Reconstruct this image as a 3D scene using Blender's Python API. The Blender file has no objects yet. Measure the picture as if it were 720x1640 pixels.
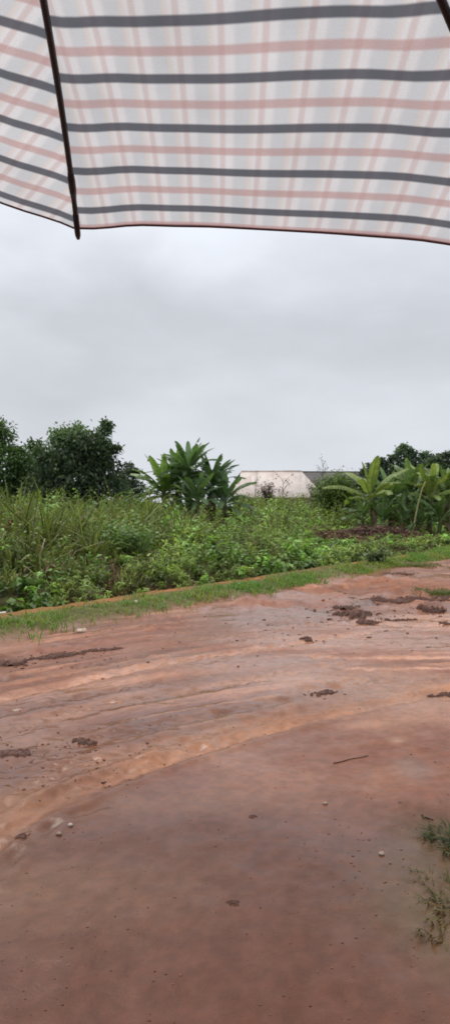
import bpy, math, random
import numpy as np
from mathutils import Vector, Matrix, Euler

rng = np.random.default_rng(11)
random.seed(5)
scene = bpy.context.scene
col = scene.collection
PI = math.pi
EYE = 1.6

# ------------------------------------------------------------------ helpers
def tag(o, label=None, cat=None, group=None, kind=None):
    if label: o['label'] = label
    if cat: o['category'] = cat
    if group: o['group'] = group
    if kind: o['kind'] = kind
    return o

def empty(name, loc=(0, 0, 0), rz=0.0):
    o = bpy.data.objects.new(name, None)
    o.empty_display_size = 0.1
    o.location = loc
    o.rotation_euler = (0, 0, rz)
    col.objects.link(o)
    return o

def np_mesh(name, V, F, mat, parent=None, colr=None, uv=None, smooth=False, attrs=None):
    """V (N,3), F (M,k) with one k, colr (N,3) point colours, uv (N,2) per vertex."""
    V = np.asarray(V, np.float32); F = np.asarray(F, np.int32)
    me = bpy.data.meshes.new(name)
    n, m, k = len(V), len(F), F.shape[1]
    me.vertices.add(n); me.vertices.foreach_set('co', V.ravel())
    me.loops.add(m * k); me.loops.foreach_set('vertex_index', F.ravel())
    me.polygons.add(m); me.polygons.foreach_set('loop_start', np.arange(0, m * k, k, dtype=np.int32))
    me.update(calc_edges=True)
    if smooth:
        me.polygons.foreach_set('use_smooth', np.ones(m, bool))
    if colr is not None:
        a = me.attributes.new('Col', 'FLOAT_COLOR', 'POINT')
        c = np.ones((n, 4), np.float32); c[:, :3] = colr
        a.data.foreach_set('color', c.ravel())
    for key, val in (attrs or {}).items():
        a = me.attributes.new(key, 'FLOAT', 'POINT')
        a.data.foreach_set('value', np.asarray(val, np.float32))
    if uv is not None:
        l = me.uv_layers.new(name='UVMap')
        l.data.foreach_set('uv', np.asarray(uv, np.float32)[F.ravel()].ravel())
    me.materials.append(mat)
    me.validate()
    o = bpy.data.objects.new(name, me)
    col.objects.link(o)
    if parent: o.parent = parent
    return o

class Soup:
    """collects vertex, triangle and colour arrays into one mesh"""
    def __init__(s): s.V, s.F, s.C, s.n = [], [], [], 0
    def add(s, V, F, C):
        V = np.asarray(V, float).reshape(-1, 3)
        C = np.broadcast_to(np.asarray(C, float), (len(V), 3))
        s.V.append(V); s.F.append(np.asarray(F, int) + s.n); s.C.append(C); s.n += len(V)
    def build(s, name, mat, parent=None, smooth=False):
        return np_mesh(name, np.concatenate(s.V), np.concatenate(s.F), mat, parent, np.concatenate(s.C), smooth=smooth)

def unit(a): return a / np.maximum(np.linalg.norm(a, axis=-1, keepdims=True), 1e-9)

def leaves(soup, P, D, U, L, W, C, droop=.25, fold=.12):
    """pointed leaves: six points each, folded along the midrib, tip drooping"""
    P, D, U = np.asarray(P, float), unit(np.asarray(D, float)), np.asarray(U, float)
    n = len(P); L = np.broadcast_to(L, n)[:, None]; W = np.broadcast_to(W, n)[:, None]
    S = unit(np.cross(D, U)); N = np.cross(S, D)
    z = np.array([0, 0, 1.0])
    a = P
    m = P + D * L * .42 - z * L * droop * .12
    l = m + S * W * .5 + N * W * fold; r = m - S * W * .5 + N * W * fold
    t = P + D * L - z * L * droop
    V = np.stack([a, l, t, r, m], 1).reshape(-1, 3)
    b = (np.arange(n) * 5)[:, None, None]
    F = (np.array([[0, 1, 4], [1, 2, 4], [4, 2, 3], [0, 4, 3]])[None] + b).reshape(-1, 3)
    C = np.broadcast_to(np.asarray(C, float), (n, 3))
    soup.add(V, F, np.repeat(C, 5, 0))

def blades(soup, P, az, L, W, lean, droop, C, tipC=None):
    """arching grass blades, 7 points each"""
    n = len(P); A = np.stack([np.cos(az), np.sin(az), np.zeros(n)], 1); S = np.stack([-np.sin(az), np.cos(az), np.zeros(n)], 1)
    tw = rng.uniform(-1, 1, n)[:, None]; S = unit(S + A * tw)
    L = np.broadcast_to(L, n)[:, None]; W = np.broadcast_to(W, n)[:, None]; lean = np.broadcast_to(lean, n)[:, None]; droop = np.broadcast_to(droop, n)[:, None]
    z = np.array([0, 0, 1.0]); out = []; cc = []
    C = np.broadcast_to(np.asarray(C, float), (n, 3)); tipC = C if tipC is None else np.broadcast_to(tipC, (n, 3))
    for u, w in ((0, .7), (.4, 1.), (.75, .75), (1, 0)):
        c = P + A * L * (lean * u * .55 + droop * .6 * u ** 2.4) + z * L * (u * np.sqrt(np.maximum(1 - lean ** 2 * .3, .1)) - droop * .62 * u ** 3)
        k = C * (1 - u * .6) + tipC * u * .6
        if w: out += [c - S * W * w * .5, c + S * W * w * .5]; cc += [k, k]
        else: out += [c]; cc += [k]
    V = np.stack(out, 1).reshape(-1, 3); K = np.stack(cc, 1).reshape(-1, 3)
    b = (np.arange(n) * 7)[:, None, None]
    F = (np.array([[0, 1, 3], [0, 3, 2], [2, 3, 5], [2, 5, 4], [4, 5, 6]])[None] + b).reshape(-1, 3)
    soup.add(V, F, K)

def tube(soup, pts, rad, C, seg=8, cap=True):
    pts = np.asarray(pts, float); rad = np.broadcast_to(rad, len(pts)); n = len(pts)
    T = unit(np.gradient(pts, axis=0)); ref = np.array([.3, .2, 1.0]) if abs(T[0, 2]) < .9 else np.array([1.0, .2, .1])
    A = unit(np.cross(T, ref)); B = np.cross(T, A); th = np.linspace(0, 2 * PI, seg, endpoint=False)
    V = pts[:, None] + rad[:, None, None] * (A[:, None] * np.cos(th)[None, :, None] + B[:, None] * np.sin(th)[None, :, None])
    V = V.reshape(-1, 3); F = []
    for i in range(n - 1):
        for j in range(seg):
            a, b = i * seg + j, i * seg + (j + 1) % seg
            F += [[a, b, b + seg], [a, b + seg, a + seg]]
    if cap:
        V = np.concatenate([V, pts[:1], pts[-1:]]); e = n * seg
        for j in range(seg):
            F += [[e, (j + 1) % seg, j], [e + 1, (n - 1) * seg + j, (n - 1) * seg + (j + 1) % seg]]
    soup.add(V, F, C)

def lump(soup, c, r, C, seed=0, rough=.35, nu=14, nv=9):
    """an uneven clod or stone; r = (rx, ry, rz)"""
    g = np.random.default_rng(seed); V = []; F = []
    ph = g.uniform(0, 6.28, 12); fr = g.integers(1, 5, 12)
    for i in range(nv):
        b = PI * i / (nv - 1)
        for j in range(nu):
            a = 2 * PI * j / nu
            d = np.array([math.sin(b) * math.cos(a), math.sin(b) * math.sin(a), math.cos(b)])
            k = 1 + rough * sum(math.sin(fr[q] * (d[q % 3] * 2.2 + d[(q + 1) % 3] * 1.3) + ph[q]) for q in range(12)) / 5
            V.append(np.array(c) + d * np.array(r) * k)
    for i in range(nv - 1):
        for j in range(nu):
            a, b = i * nu + j, i * nu + (j + 1) % nu
            F += [[a, a + nu, b + nu], [a, b + nu, b]]
    soup.add(np.array(V), F, C)

# value noise
_perm = np.random.default_rng(3).permutation(1024)
def vnoise(x, y, seed=0):
    xi, yi = np.floor(x).astype(int), np.floor(y).astype(int); fx, fy = x - xi, y - yi
    fx = fx * fx * (3 - 2 * fx); fy = fy * fy * (3 - 2 * fy)
    h = lambda a, b: _perm[(_perm[(a + seed * 57) % 1024] + b) % 1024] / 1023.0
    return (h(xi, yi) * (1 - fx) + h(xi + 1, yi) * fx) * (1 - fy) + (h(xi, yi + 1) * (1 - fx) + h(xi + 1, yi + 1) * fx) * fy
def fbm(x, y, oct=4, seed=0):
    s, a, t = 0, 1, 0
    for o in range(oct):
        s = s + a * vnoise(x * 2 ** o + 13.7 * o, y * 2 ** o - 7.1 * o, seed + o); t += a; a *= .5
    return s / t
def sstep(a, b, x):
    t = np.clip((x - a) / (b - a), 0, 1); return t * t * (3 - 2 * t)

# ------------------------------------------------------------------ places on the ground
# survey frame: the viewer stands at the origin with the eye at 1.6 m and looks along +Y
def spot(px, py):                     # bearing + depression -> a point on flat ground, metres
    d = EYE * 1120.0 / (py - 820.0)
    return ((px - 360.0) / 1120.0 * d, d)
def bearing(px, d): return ((px - 360.0) / 1120.0 * d, d)

ROAD_A = np.array([-2.74, 8.53]); ROAD_T = np.array([.553, .833]); ROAD_N = np.array([-.833, .553])
def strip(X, Y):                      # s along the road edge, p into the field
    dx, dy = X - ROAD_A[0], Y - ROAD_A[1]
    s = dx * ROAD_T[0] + dy * ROAD_T[1]; p = dx * ROAD_N[0] + dy * ROAD_N[1]
    return s, p + .35 * (fbm(s * .35, s * 0 + 3.3, 3, 9) - .5) * 1.6

def poly_dist(X, Y, pts):
    best = np.full(X.shape, 1e9); side = np.zeros(X.shape); u = np.zeros(X.shape)
    pts = np.array(pts, float); cum = 0; seglen = np.linalg.norm(np.diff(pts, axis=0), axis=1); tot = seglen.sum()
    for i in range(len(pts) - 1):
        a, b = pts[i], pts[i + 1]; ab = b - a; L = seglen[i]
        t = np.clip(((X - a[0]) * ab[0] + (Y - a[1]) * ab[1]) / L ** 2, 0, 1)
        dx, dy = X - a[0] - t * ab[0], Y - a[1] - t * ab[1]; d = np.hypot(dx, dy)
        sd = (ab[0] * dy - ab[1] * dx) / L
        m = d < best; best = np.where(m, d, best); side = np.where(m, sd, side); u = np.where(m, (cum + t * L) / tot, u); cum += L
    return best, side, u

def chaikin(pts, n=2):
    pts = np.array(pts, float)
    for _ in range(n):
        a, b = pts[:-1], pts[1:]
        q = np.stack([a * .75 + b * .25, a * .25 + b * .75], 1).reshape(-1, 2)
        pts = np.concatenate([pts[:1], q, pts[-1:]])
    return pts
def line(*pp): return chaikin([spot(*q) for q in pp])

SOIL = np.array((.300, .147, .100)); DARK = np.array((.150, .080, .058)); ORANGE = np.array((.525, .315, .205)); PALE = np.array((.66, .42, .30)); SMOOTH = np.array((.212, .098, .066))
ORSOIL = np.array((.42, .19, .075)); UNDER = np.array((.085, .082, .034))
# tyre tracks and ruts on the road: path, half width, depth, berm, colour, colour width, strength, wet
TRACKS = [
    (line((-60, 1395), (50, 1300), (130, 1268), (230, 1232), (330, 1198), (450, 1164), (560, 1138), (700, 1108), (900, 1075)), .07, .030, .030, ORANGE * 1.02, .15, .80, -.15),
    (line((-60, 1330), (60, 1248), (180, 1212), (300, 1184), (420, 1155), (560, 1125)), .10, .020, .022, ORANGE * .8, .12, .55, -.1),
    (line((-60, 1300), (60, 1215), (180, 1178), (300, 1150), (420, 1124), (540, 1098), (660, 1075)), .09, .022, .015, DARK * 1.3, .14, .5, .2),
    (line((-60, 1195), (40, 1160), (160, 1128), (300, 1104), (440, 1080), (600, 1056)), .11, .016, .010, PALE * .85, .11, .45, .2),
    (line((-60, 1132), (60, 1108), (180, 1080), (300, 1058), (400, 1043), (500, 1026), (620, 1008)), .07, .020, .016, PALE, .10, .85, .2),
    (line((-60, 1100), (60, 1080), (180, 1060), (330, 1032), (450, 1014)), .09, .022, .016, DARK, .12, .6, .1),
    (line((-60, 1160), (80, 1125), (200, 1102), (330, 1076)), .06, .016, .012, DARK * 1.2, .09, .5, .1),
    (line((540, 1071), (640, 1071), (760, 1069), (900, 1066)), .035, .012, .008, PALE * 1.1, .05, .95, .3),
    (line((480, 1050), (600, 1053), (720, 1053), (900, 1050)), .05, .014, .008, PALE, .08, .85, .3),
    (line((500, 1095), (600, 1092), (760, 1086)), .08, .01, .008, SOIL * .8, .12, .5, .2),
    (line((-40, 1440), (10, 1385), (50, 1345), (100, 1312), (180, 1285)), .035, .014, .014, DARK * 1.2, .05, .6, 0),
    (line((380, 1012), (480, 1002), (560, 1000), (680, 1003), (900, 996)), .10, .015, .012, PALE * .95, .14, .6, .4),
    (line((420, 1001), (500, 994), (590, 992)), .10, .03, .02, DARK, .18, .8, .1),
    (line((545, 972), (600, 962), (660, 958), (720, 956)), .10, -.03, .0, DARK, .22, .9, 0),
    (line((600, 998), (640, 992), (720, 985)), .07, .02, .02, DARK * 1.2, .09, .6, 0),
]
# patches on the ground: centre, radii, colour, strength, wetness change
PATCHES = [
    (spot(700, 995), (1.2, .9), PALE * .9, .9, .8), (spot(705, 1140), (.32, .45), np.array((.50, .30, .22)), .85, .1),
    (spot(650, 935), (1.9, 2.2), ORSOIL * .8, .5, -.1), (spot(560, 1000), (.9, .5), PALE, .5, .3),
    (spot(520, 1022), (1.2, .5), PALE * .95, .55, .2), (spot(690, 920), (2.2, 2.5), SOIL * 1.0, .5, .2),
    (spot(340, 1065), (.9, .7), np.array((.30, .20, .17)), .6, .4), (spot(20, 1170), (.5, .4), np.array((.33, .22, .18)), .6, .35),  # first patch paints a grey wet sheen as colour
    (spot(60, 1195), (.55, .28), ORANGE * .85, .4, 0), (spot(40, 1290), (.5, .3), ORANGE * .9, .5, -.1),
    (spot(635, 1188), (.05, .06), np.array((.62, .48, .40)), .8, 0), (spot(660, 1230), (.13, .2), np.array((.30, .22, .20)), .7, .4),
    (spot(600, 1162), (.16, .10), PALE, .6, .1), (spot(540, 1090), (.35, .15), PALE * .9, .5, .1),
    (spot(470, 1060), (.8, .35), np.array((.33, .21, .17)), .7, .55), (spot(640, 1030), (1.6, .5), np.array((.46, .30, .23)), .7, .75), (spot(480, 955), (1.3, 1.0), np.array((.38, .25, .21)), .6, .5), (spot(180, 1110), (.9, .3), np.array((.30, .18, .14)), .5, .4),
    (spot(330, 1400), (1.2, .6), SMOOTH * .86, .8, .15), (spot(60, 1430), (.7, .35), np.array((.29, .175, .115)), .8, .1),
    (spot(5, 1065), (.35, .5), DARK, .7, 0), (spot(120, 1053), (.6, .25), DARK * 1.1, .55, 0), (spot(560, 982), (.7, .9), DARK * 1.2, .6, 0),
    (spot(20, 1205), (.28, .12), DARK, .7, 0), (spot(20, 1340), (.2, .12), ORANGE * .75, .5, 0),
    (spot(430, 1000), (2.2, 1.3), np.array((.25, .150, .120)), .6, .1), (spot(610, 1100), (1.0, .9), np.array((.44, .33, .275)), .6, .25), (spot(300, 1290), (.5, .12), ORANGE * .8, .25, 0),  # middle patch: pale wet sheen painted into the ground colour
    (spot(748, 1365), (.30, .45), np.array((.15, .105, .050)), .95, -.3), (spot(748, 1460), (.36, .40), np.array((.19, .145, .070)), .95, -.3),
]

def ground_fields(X, Y):
    """height, colour, wetness of the ground"""
    s, p = strip(X, Y)
    near = (np.abs(X) < 26) & (Y < 70) & (Y > -15)
    lo = fbm(X * .5, Y * .5, 3, 1) - .5
    mid = fbm(X * 2.3, Y * 2.3, 4, 4) - .5
    fine = fbm(X * 11, Y * 11, 4, 7) - .5
    road = 1 - sstep(-.15, .25, p)
    # --- base heights
    h = .04 * lo + .012 * mid
    # lumpy ground, smooth where traffic has packed it
    smoothz = sstep(.62, .25, fbm(X * .9 + 4, Y * .9, 3, 21)) * .6 + .4 * sstep(5.2, 3.4, Y)
    h = h + road * fine * .026 * (1 - .85 * smoothz)
    # churned mud to the right and along the near kerb of the verge
    ch = np.exp(-(((X - 3.2) / 2.6) ** 2 + ((Y - 13.5) / 3.2) ** 2)) + .8 * np.exp(-((p + .7) / .5) ** 2) * sstep(.5, .62, fbm(s * .8, p * 2, 3, 31))
    h = h + road * ch * (fbm(X * 3.2, Y * 2.0, 4, 33) - .45) * .24
    # verge, ditch, field
    ver = sstep(-.1, .5, p) * .10
    dit = np.exp(-((p - 1.95) / .26) ** 2) * .34 * (1 - sstep(24, 32, s))
    h = h + ver - dit + sstep(2.3, 5, p) * .06 + sstep(.2, 2, p) * fine * .06
    # --- colours
    C = SOIL[None] * np.ones(X.shape + (3,)) if X.ndim == 1 else None
    def mix(m, c):
        nonlocal C
        m = np.clip(m, 0, 1)[:, None]; C = C * (1 - m) + np.asarray(c)[None] * m
    mix(sstep(.45, .7, fbm(X * .7, Y * .9, 4, 41)) * .55, SMOOTH)
    mix(sstep(.5, .75, fbm(X * 1.7 + 9, Y * 1.2, 4, 43)) * .35, PALE * .8)
    mix(sstep(4.6, 3.3, Y + .35 * X) * .9, SMOOTH * .92)
    cu = Y + 1.05 * np.log1p(np.exp(-np.clip(X + .2, -40, 40) * 1.1)) / 1.1 - .12 * X   # tracks swing round to the right
    su = X * .30 + .2; sv = cu * 2.7
    st1 = fbm(su, sv, 4, 45); st2 = fbm(su * 2.2 + 5, sv * 3.1, 4, 47)
    far_ = sstep(4.2, 5.6, Y + .25 * X) * road
    gate = .25 + .9 * sstep(.40, .62, fbm(X * .55 + 2, Y * .45, 3, 48)); gate2 = .2 + .9 * sstep(.42, .6, fbm(X * .7 + 8, Y * .6, 3, 49))
    mix(sstep(.55, .68, st1) * .38 * far_ * gate, PALE * .95); mix(sstep(.46, .34, st1) * .50 * far_ * gate, DARK * 1.25); mix(sstep(.60, .70, st2) * .40 * far_ * gate2, PALE * 1.08); mix(sstep(.42, .32, st2) * .5 * far_ * gate2, DARK * 1.1)
    h += road * far_ * ((st1 - .5) * .010 + (st2 - .5) * .014)
    wet = .42 + .35 * sstep(.40, .65, fbm(X * .8, Y * .8, 3, 51)) + .25 * smoothz - .2 * road * ch
    for (pts, w, dep, berm, c, wc, st, dw) in TRACKS:
        bx, by = np.array(pts)[:, 0], np.array(pts)[:, 1]
        idx = np.nonzero((X > bx.min() - 1) & (X < bx.max() + 1) & (Y > by.min() - 1) & (Y < by.max() + 1))[0]; x, y = X[idx], Y[idx]
        wob = .05 * (fbm(x * 1.6, y * 1.6, 2, 61) - .5) * 2
        d, sd, u = poly_dist(x + wob, y + wob, pts)
        mod = .35 + 1.0 * fbm(x * 2.7, y * 2.7, 3, 63)
        fade = sstep(0, .06, u) * sstep(1, .88, u)
        rough_ = .08 * (vnoise(x * 34, y * 34, 5) - .5) * np.exp(-(d / (1.6 * w)) ** 2) * w * fade * sstep(.42, .62, fbm(x * 2.1, y * 2.1, 3, 69)) * 3
        h[idx] += rough_
        h[idx] += (-.65 * dep * np.exp(-(d / w) ** 2) + .5 * berm * np.exp(-((d - 1.9 * w) / (.7 * w)) ** 2) * (.4 + 1.2 * fbm(x * 5, y * 5, 3, 67))) * fade * mod
        wc_ = np.where(sd < 0, wc * .45, wc * (.5 + 1.5 * fbm(x * 1.4 + 3, y * 1.4, 3, 73))) if pts is TRACKS[0][0] else wc
        m = np.clip(np.exp(-(d / wc_) ** 2 * .9) * st * fade * (.6 + .9 * sstep(.3, .62, fbm(x * 3.1, y * 3.1, 4, 71))), 0, 1)
        full = np.zeros(X.shape); full[idx] = m; h += full * fine * .045; mix(full, c); wet = wet + full * dw
    wx = (fbm(X * 2.2, Y * 2.2, 3, 81) - .5) * .9; pf = .6 + .7 * fbm(X * 4, Y * 4, 3, 83)
    mix(road * np.clip(ch, 0, 1) * sstep(.54, .66, fbm(X * 2.2 + 3, Y * 1.1, 4, 34)) * .75, DARK)
    for (c0, r, c, st, dw) in PATCHES:
        m = np.exp(-(((X - c0[0]) / r[0]) ** 2 + ((Y - c0[1]) / r[1]) ** 2) ** 1.3 * np.exp(wx * 1.6)) * st
        m = m * pf; mix(m, c); wet = wet + m * dw
    # verge soil, orange cut bank, dark ditch bed, field earth
    mix(sstep(-.1, .4, p) * .85, np.array((.105, .125, .042)))
    mix(sstep(.92, 1.2, p) * (.35 + .7 * sstep(.38, .6, fbm(s * .8, s * 0 + 1, 3, 87))) * (.6 + .6 * fbm(X * 3, Y * 3, 3, 89)), ORSOIL * .85)
    mix(sstep(1.72, 2.0, p) * .95, np.array((.085, .048, .028)))
    mix(sstep(2.15, 2.5, p) * .8, np.array((.075, .065, .030)))
    mix(sstep(2.2, 2.7, p), UNDER)
    wet = wet * (1 - sstep(-.1, .4, p))
    # orange-brown earth by the right verge foot
    # wet earth is redder; near umbrella shade and far grazing sheen painted into colour
    k = (road * .97)[:, None]; painted_light = .84 + .16 * sstep(3.2, 4.3, Y + .25 * X) + .34 * sstep(4.6, 7.5, Y + .2 * X)
    C = C * (1 - k + k * np.array((.735, .535, .430)) * painted_light[:, None])
    spk = fbm(X * 26, Y * 26, 2, 55); C = C * (1 + (.5 * (spk - .5))[:, None])
    return h, C, np.clip(wet + .12 * road, 0, 1), p

# ------------------------------------------------------------------ materials
def new_mat(name):
    m = bpy.data.materials.new(name); m.use_nodes = True; nt = m.node_tree; nt.nodes.clear(); return m, nt
def N(nt, t, **k):
    n = nt.nodes.new(t)
    for a, v in k.items(): setattr(n, a, v)
    return n
def math_node(nt, op, a, b=None, clamp=False):
    n = N(nt, 'ShaderNodeMath', operation=op); n.use_clamp = clamp
    for i, v in enumerate((a, b)):
        if v is None: continue
        if isinstance(v, (int, float)): n.inputs[i].default_value = v
        else: nt.links.new(v, n.inputs[i])
    return n.outputs[0]
def mixcol(nt, fac, a, b, blend='MIX'):
    n = N(nt, 'ShaderNodeMix', data_type='RGBA', blend_type=blend)
    for sock, v in ((n.inputs[0], fac), (n.inputs[6], a), (n.inputs[7], b)):
        if isinstance(v, (int, float)): sock.default_value = v
        elif isinstance(v, (tuple, list)): sock.default_value = (*v, 1)
        else: nt.links.new(v, sock)
    return n.outputs[2]

def foliage_mat(name, trans=.3, rough=.5, spec=.3, var=.35):
    m, nt = new_mat(name); out = N(nt, 'ShaderNodeOutputMaterial')
    at = N(nt, 'ShaderNodeAttribute', attribute_name='Col')
    geo = N(nt, 'ShaderNodeNewGeometry')
    no = N(nt, 'ShaderNodeTexNoise'); no.inputs['Scale'].default_value = 2.3; no.inputs['Detail'].default_value = 4
    nt.links.new(geo.outputs['Position'], no.inputs['Vector'])
    f = math_node(nt, 'ADD', math_node(nt, 'MULTIPLY', no.outputs['Fac'], var * 2), 1 - var)
    c = mixcol(nt, 1.0, at.outputs['Color'], f, 'MULTIPLY')
    pb = N(nt, 'ShaderNodeBsdfPrincipled'); pb.inputs['Roughness'].default_value = rough; pb.inputs['Specular IOR Level'].default_value = spec
    tr = N(nt, 'ShaderNodeBsdfTranslucent')
    nt.links.new(c, pb.inputs['Base Color']); nt.links.new(mixcol(nt, 1.0, c, (1.15, 1.2, .6), 'MULTIPLY'), tr.inputs['Color'])
    mx = N(nt, 'ShaderNodeMixShader'); mx.inputs[0].default_value = trans
    nt.links.new(pb.outputs[0], mx.inputs[1]); nt.links.new(tr.outputs[0], mx.inputs[2]); nt.links.new(mx.outputs[0], out.inputs[0])
    return m

def solid_mat(name, c, rough=.6, spec=.4, metal=0., nscale=8., namp=.3, bump=.0, attr=False):
    m, nt = new_mat(name); out = N(nt, 'ShaderNodeOutputMaterial'); pb = N(nt, 'ShaderNodeBsdfPrincipled')
    tc = N(nt, 'ShaderNodeTexCoord'); no = N(nt, 'ShaderNodeTexNoise'); no.inputs['Scale'].default_value = nscale; no.inputs['Detail'].default_value = 6
    nt.links.new(tc.outputs['Object'], no.inputs['Vector'])
    f = math_node(nt, 'ADD', math_node(nt, 'MULTIPLY', no.outputs['Fac'], namp * 2), 1 - namp)
    if attr:
        at = N(nt, 'ShaderNodeAttribute', attribute_name='Col'); base = at.outputs['Color']
    else: base = tuple(c)
    nt.links.new(mixcol(nt, 1.0, base, f, 'MULTIPLY'), pb.inputs['Base Color'])
    pb.inputs['Roughness'].default_value = rough; pb.inputs['Specular IOR Level'].default_value = spec; pb.inputs['Metallic'].default_value = metal
    if bump:
        bp = N(nt, 'ShaderNodeBump'); bp.inputs['Strength'].default_value = bump; bp.inputs['Distance'].default_value = .02
        nt.links.new(no.outputs['Fac'], bp.inputs['Height']); nt.links.new(bp.outputs[0], pb.inputs['Normal'])
    nt.links.new(pb.outputs[0], out.inputs[0]); return m

def ground_mat(name):
    m, nt = new_mat(name); out = N(nt, 'ShaderNodeOutputMaterial'); pb = N(nt, 'ShaderNodeBsdfPrincipled')
    at = N(nt, 'ShaderNodeAttribute', attribute_name='Col'); wt = N(nt, 'ShaderNodeAttribute', attribute_name='wet')
    geo = N(nt, 'ShaderNodeNewGeometry')
    def noise(sc, det, ro=.6):
        n = N(nt, 'ShaderNodeTexNoise'); n.inputs['Scale'].default_value = sc; n.inputs['Detail'].default_value = det; n.inputs['Roughness'].default_value = ro
        nt.links.new(geo.outputs['Position'], n.inputs['Vector']); return n.outputs['Fac']
    n1, n2, n3 = noise(5.5, 6), noise(34, 5), noise(150, 3)
    f = math_node(nt, 'ADD', math_node(nt, 'MULTIPLY', n1, .24), math_node(nt, 'ADD', math_node(nt, 'MULTIPLY', n2, .36), math_node(nt, 'ADD', math_node(nt, 'MULTIPLY', n3, .40), .50)))
    nt.links.new(mixcol(nt, 1.0, at.outputs['Color'], f, 'MULTIPLY'), pb.inputs['Base Color'])
    w = math_node(nt, 'ADD', wt.outputs['Fac'], math_node(nt, 'MULTIPLY', math_node(nt, 'SUBTRACT', n1, .5), .7), clamp=True)
    nt.links.new(math_node(nt, 'SUBTRACT', .74, math_node(nt, 'MULTIPLY', w, .58)), pb.inputs['Roughness'])
    nt.links.new(math_node(nt, 'ADD', .05, math_node(nt, 'MULTIPLY', w, .33)), pb.inputs['Specular IOR Level'])
    hsum = math_node(nt, 'ADD', math_node(nt, 'MULTIPLY', n2, .5), math_node(nt, 'ADD', math_node(nt, 'MULTIPLY', n3, .18), math_node(nt, 'MULTIPLY', n1, .6)))
    bp = N(nt, 'ShaderNodeBump'); bp.inputs['Distance'].default_value = .02
    nt.links.new(math_node(nt, 'SUBTRACT', .62, math_node(nt, 'MULTIPLY', w, .50)), bp.inputs['Strength'])
    nt.links.new(hsum, bp.inputs['Height']); nt.links.new(bp.outputs[0], pb.inputs['Normal'])
    nt.links.new(pb.outputs[0], out.inputs[0]); return m

M_GROUND = ground_mat('wet_laterite')
M_WEED = foliage_mat('weed_leaves', .32, .45, .35)
M_GRASS = foliage_mat('grass_blades', .35, .55, .25)
M_TREE = foliage_mat('tree_leaves', .38, .45, .3, .45)
M_BANANA = foliage_mat('banana_leaves', .36, .38, .4, .3)
M_DRY = foliage_mat('dry_leaves', .15, .8, .1)
M_BARK = solid_mat('bark', (.09, .07, .05), .85, .1, nscale=14, namp=.5, bump=.6)
M_STEM = solid_mat('plant_stem', None, .6, .3, nscale=12, namp=.3, attr=True)
M_CLOD = solid_mat('mud_clod', None, .62, .35, nscale=30, namp=.45, bump=.7, attr=True)
M_STONE = solid_mat('stone', None, .6, .3, nscale=40, namp=.25, bump=.3, attr=True)

# ------------------------------------------------------------------ ground sheet, split along the road and ditch edges
def sinh_axis(lo, hi, n, k, scale, c0):
    u = np.linspace(np.arcsinh((lo - c0) / scale), np.arcsinh((hi - c0) / scale), n)
    return c0 + scale * np.sinh(u)
gx = sinh_axis(-420, 420, 840, 0, 1.25, .0); gy = sinh_axis(-60, 640, 920, 0, 1.6, 4.0)
GX, GY = np.meshgrid(gx, gy); Xf, Yf = GX.ravel(), GY.ravel()
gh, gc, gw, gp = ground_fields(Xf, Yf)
GV = np.stack([Xf, Yf, gh], 1)
nx, ny = len(gx), len(gy)
ii = (np.arange(ny - 1)[:, None] * nx + np.arange(nx - 1)[None]).ravel()
GF = np.stack([ii, ii + 1, ii + nx + 1, ii + nx], 1)
pc = gp[GF].mean(1)
def ground_piece(name, sel):
    f = GF[sel]; used, inv = np.unique(f, return_inverse=True)
    o = np_mesh(name, GV[used], inv.reshape(-1, 4), M_GROUND, None, gc[used], smooth=True, attrs={'wet': gw[used]})
    tag(o, kind='structure'); return o
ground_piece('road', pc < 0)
ground_piece('verge', (pc >= 0) & (pc < 1.7))
ground_piece('ground', pc >= 1.7)
GH = gh.reshape(ny, nx)
def hz(X, Y):
    X = np.atleast_1d(np.asarray(X, float)); Y = np.atleast_1d(np.asarray(Y, float))
    i = np.clip(np.searchsorted(gx, X) - 1, 0, nx - 2); j = np.clip(np.searchsorted(gy, Y) - 1, 0, ny - 2)
    fx = (X - gx[i]) / (gx[i + 1] - gx[i]); fy = (Y - gy[j]) / (gy[j + 1] - gy[j])
    return (GH[j, i] * (1 - fx) + GH[j, i + 1] * fx) * (1 - fy) + (GH[j + 1, i] * (1 - fx) + GH[j + 1, i + 1] * fx) * fy
def hz1(x, y): return float(hz(x, y)[0])

def scatter(n, x0, x1, y0, y1):
    X, Y = rng.uniform(x0, x1, n), rng.uniform(y0, y1, n)
    k = np.abs(X) < .46 * Y + 2.5
    return X[k], Y[k]
def jit(c, n, a=.22):
    c = np.asarray(c, float); b = rng.uniform(1 - a, 1 + a, (n, 1)); h = rng.uniform(1 - a * .4, 1 + a * .4, (n, 3)); return c * b * h

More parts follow.
